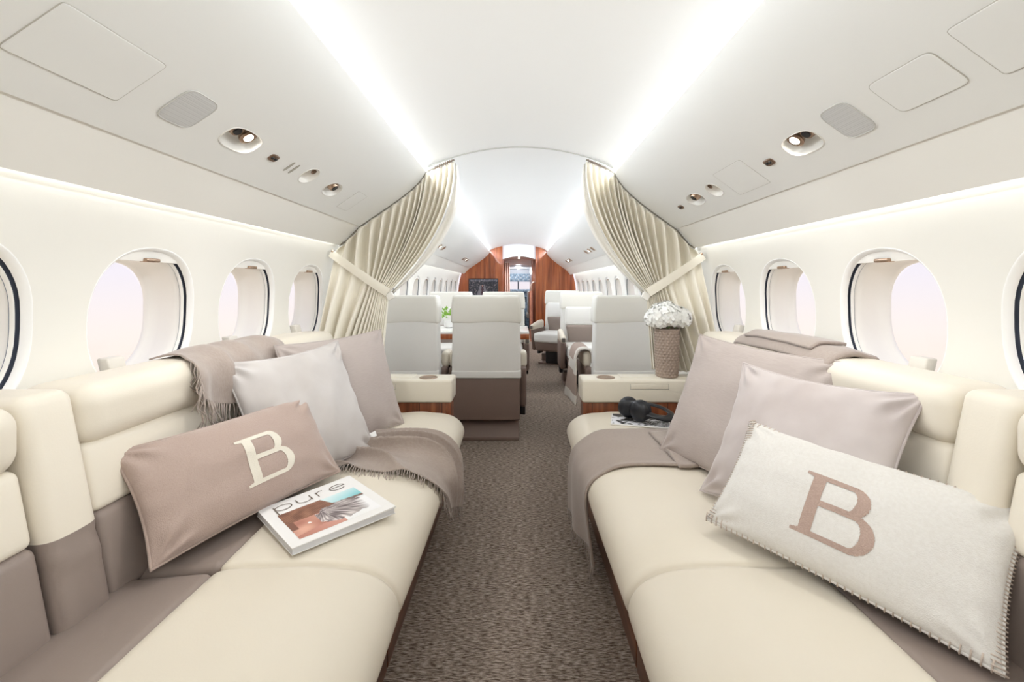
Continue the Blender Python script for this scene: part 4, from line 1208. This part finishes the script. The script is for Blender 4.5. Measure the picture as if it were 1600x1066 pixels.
for ch, strokes in gl.items():
    O('title_letter', join(*[ink(s_) for s_ in strokes]), M_INK, mg, sharp=None)

# ================================================================= brochure and headphones
br = thing('brochure', 'black and white printed brochure lying under the headphones', 'brochure', (.585, 2.10, .4755), (0, 0, math.radians(-14)))
O('pages', soft_box(-.135, .135, -.085, .085, 0, .006, .002, k=2), M_PAPER, br)
def bw(u, v):
    k = nz(u * 5, v * 4, 3) + .6 * nz(u * 14, v * 11, 9); c = .93 if k > .05 else (.18 if k < -.12 else .55)
    if u > .62 and v < .5 and (int(v * 26) % 2 == 0): c = .30 if nz(u * 40, v * 26) > -.2 else .9
    return (c, c, c * 1.02)
painted('printed_page', lambda u, v: (-.13 + .26 * u, -.08 + .16 * v, .0066), 80, 56, bw, print_mat('brochure_print', .5), br)
hp = thing('headphones', 'black over-ear headphones lying on the brochure', 'headphones', (.585, 2.10, .483), (0, 0, math.radians(-28)))
M_HP = mat('headphone_black', '#1A1C22', .35); M_HPP = mat('earpad_black', '#22252C', .7)
for k, (cx, cy, an) in enumerate(((-.055, .00, .15), (.005, -.035, -.35))):
    Mx = Matrix.Translation((cx, cy, .052)) @ Matrix.Rotation(an, 4, 'Z') @ Matrix.Rotation(.25, 4, 'Y')
    cup = O('ear_cup', moved(lathe([(.010, .030), (.030, .028), (.042, .020), (.049, .010), (.050, -.002), (.044, -.010)], 28, axis='y'), Mx @ Matrix.Rotation(PI if k else PI, 4, 'Z')), M_HP, hp)
    O('ear_pad', moved(lathe([(.018, .010), (.030, .006), (.044, .010), (.048, .020), (.044, .032), (.030, .034), (.020, .028)], 28, axis='y'), Mx), M_HPP, cup)
band_p = catmull([(-.06, .035, .055), (.00, .075, .060), (.08, .085, .050), (.135, .045, .034), (.125, -.012, .026), (.07, -.045, .040), (.015, -.045, .055)], 6)
O('headband', tube(band_p, .019, 10, flat=.38), M_HP, hp, sharp=None)

# ================================================================= vase and flowers
vs = thing('vase', 'taupe woven-texture vase standing on the console', 'vase', (.822, 2.425, .6245))
def vase_f(u, v):
    a = 2 * PI * u; z = .262 * v; r = .056 + .006 * v + .003 * math.sin(PI * v)
    du, dv = u * 20, v * 17
    w = math.sin(PI * (du + (int(dv) % 2) * .5)) ** 2 * math.sin(PI * (dv % 1)) ** .7
    r += .005 * w * (1 if .02 < v < .985 else 0)
    return (r * math.cos(a), r * math.sin(a), z)
O('body', grid(168, 104, vase_f, wrap_u=True), mat('woven_taupe', '#A29184', .6, spec=.3), vs, sharp=None)
O('inside', lathe([(.060, .262), (.055, .262), (.050, .15), (.048, .01), (.01, .004)], 28), mat('woven_taupe', '#A29184'), vs)
O('foot', lathe([(.01, 0), (.055, 0), (.057, .006), (.05, .008)], 28), mat('woven_taupe', '#A29184'), vs)
fb = thing('bouquet', 'round bunch of white hydrangeas standing in the woven vase', 'flowers', (.822, 2.425, .87))
M_PETAL = mat('hydrangea_white', '#F6F6F0', .6, var=((30, 30, 30), '#FBFBF8', .2))
heads = [(-.062, -.02, .070, .062), (.0, -.035, .085, .066), (.062, -.015, .072, .060), (-.025, .04, .088, .062), (.04, .045, .082, .060), (.0, 0, .10, .062)]
for hx, hy_, hz_, hr in heads:
    P = [lathe([(hr * .84 * math.sin(q * PI / 8 + .02), hr * .84 * math.cos(q * PI / 8 + .02)) for q in range(8)], 14, (hx, hy_, hz_))]
    for k in range(58):
        zq = 1 - 1.5 * (k + .5) / 58; a = k * 2.39996
        rr = math.sqrt(max(0, 1 - zq * zq)); d = Vector((rr * math.cos(a), rr * math.sin(a), zq))
        c = Vector((hx, hy_, hz_)) + d * hr * random.uniform(.88, 1.08)
        t1 = d.orthogonal().normalized(); t2 = d.cross(t1); ro = random.uniform(0, PI)
        for q in range(4):
            an = ro + q * PI / 2; e1 = t1 * math.cos(an) + t2 * math.sin(an); e2 = d.cross(e1)
            L = random.uniform(.020, .026)
            P.append(([c, c + e1 * L * .5 + e2 * L * .42 + d * .003, c + e1 * L + d * random.uniform(-.004, .005), c + e1 * L * .5 - e2 * L * .42 + d * .003], [(0, 1, 2, 3)]))
    O('bloom', join(*P), M_PETAL, fb, sharp=None)
O('stems', join(*[tube([(hx * .3, hy_ * .3, -.14), (hx * .5, hy_ * .5, -.02), (hx, hy_, hz_)], .003, 5) for hx, hy_, hz_, hr in heads]), mat('stem_green', '#8AA26A', .6), fb)
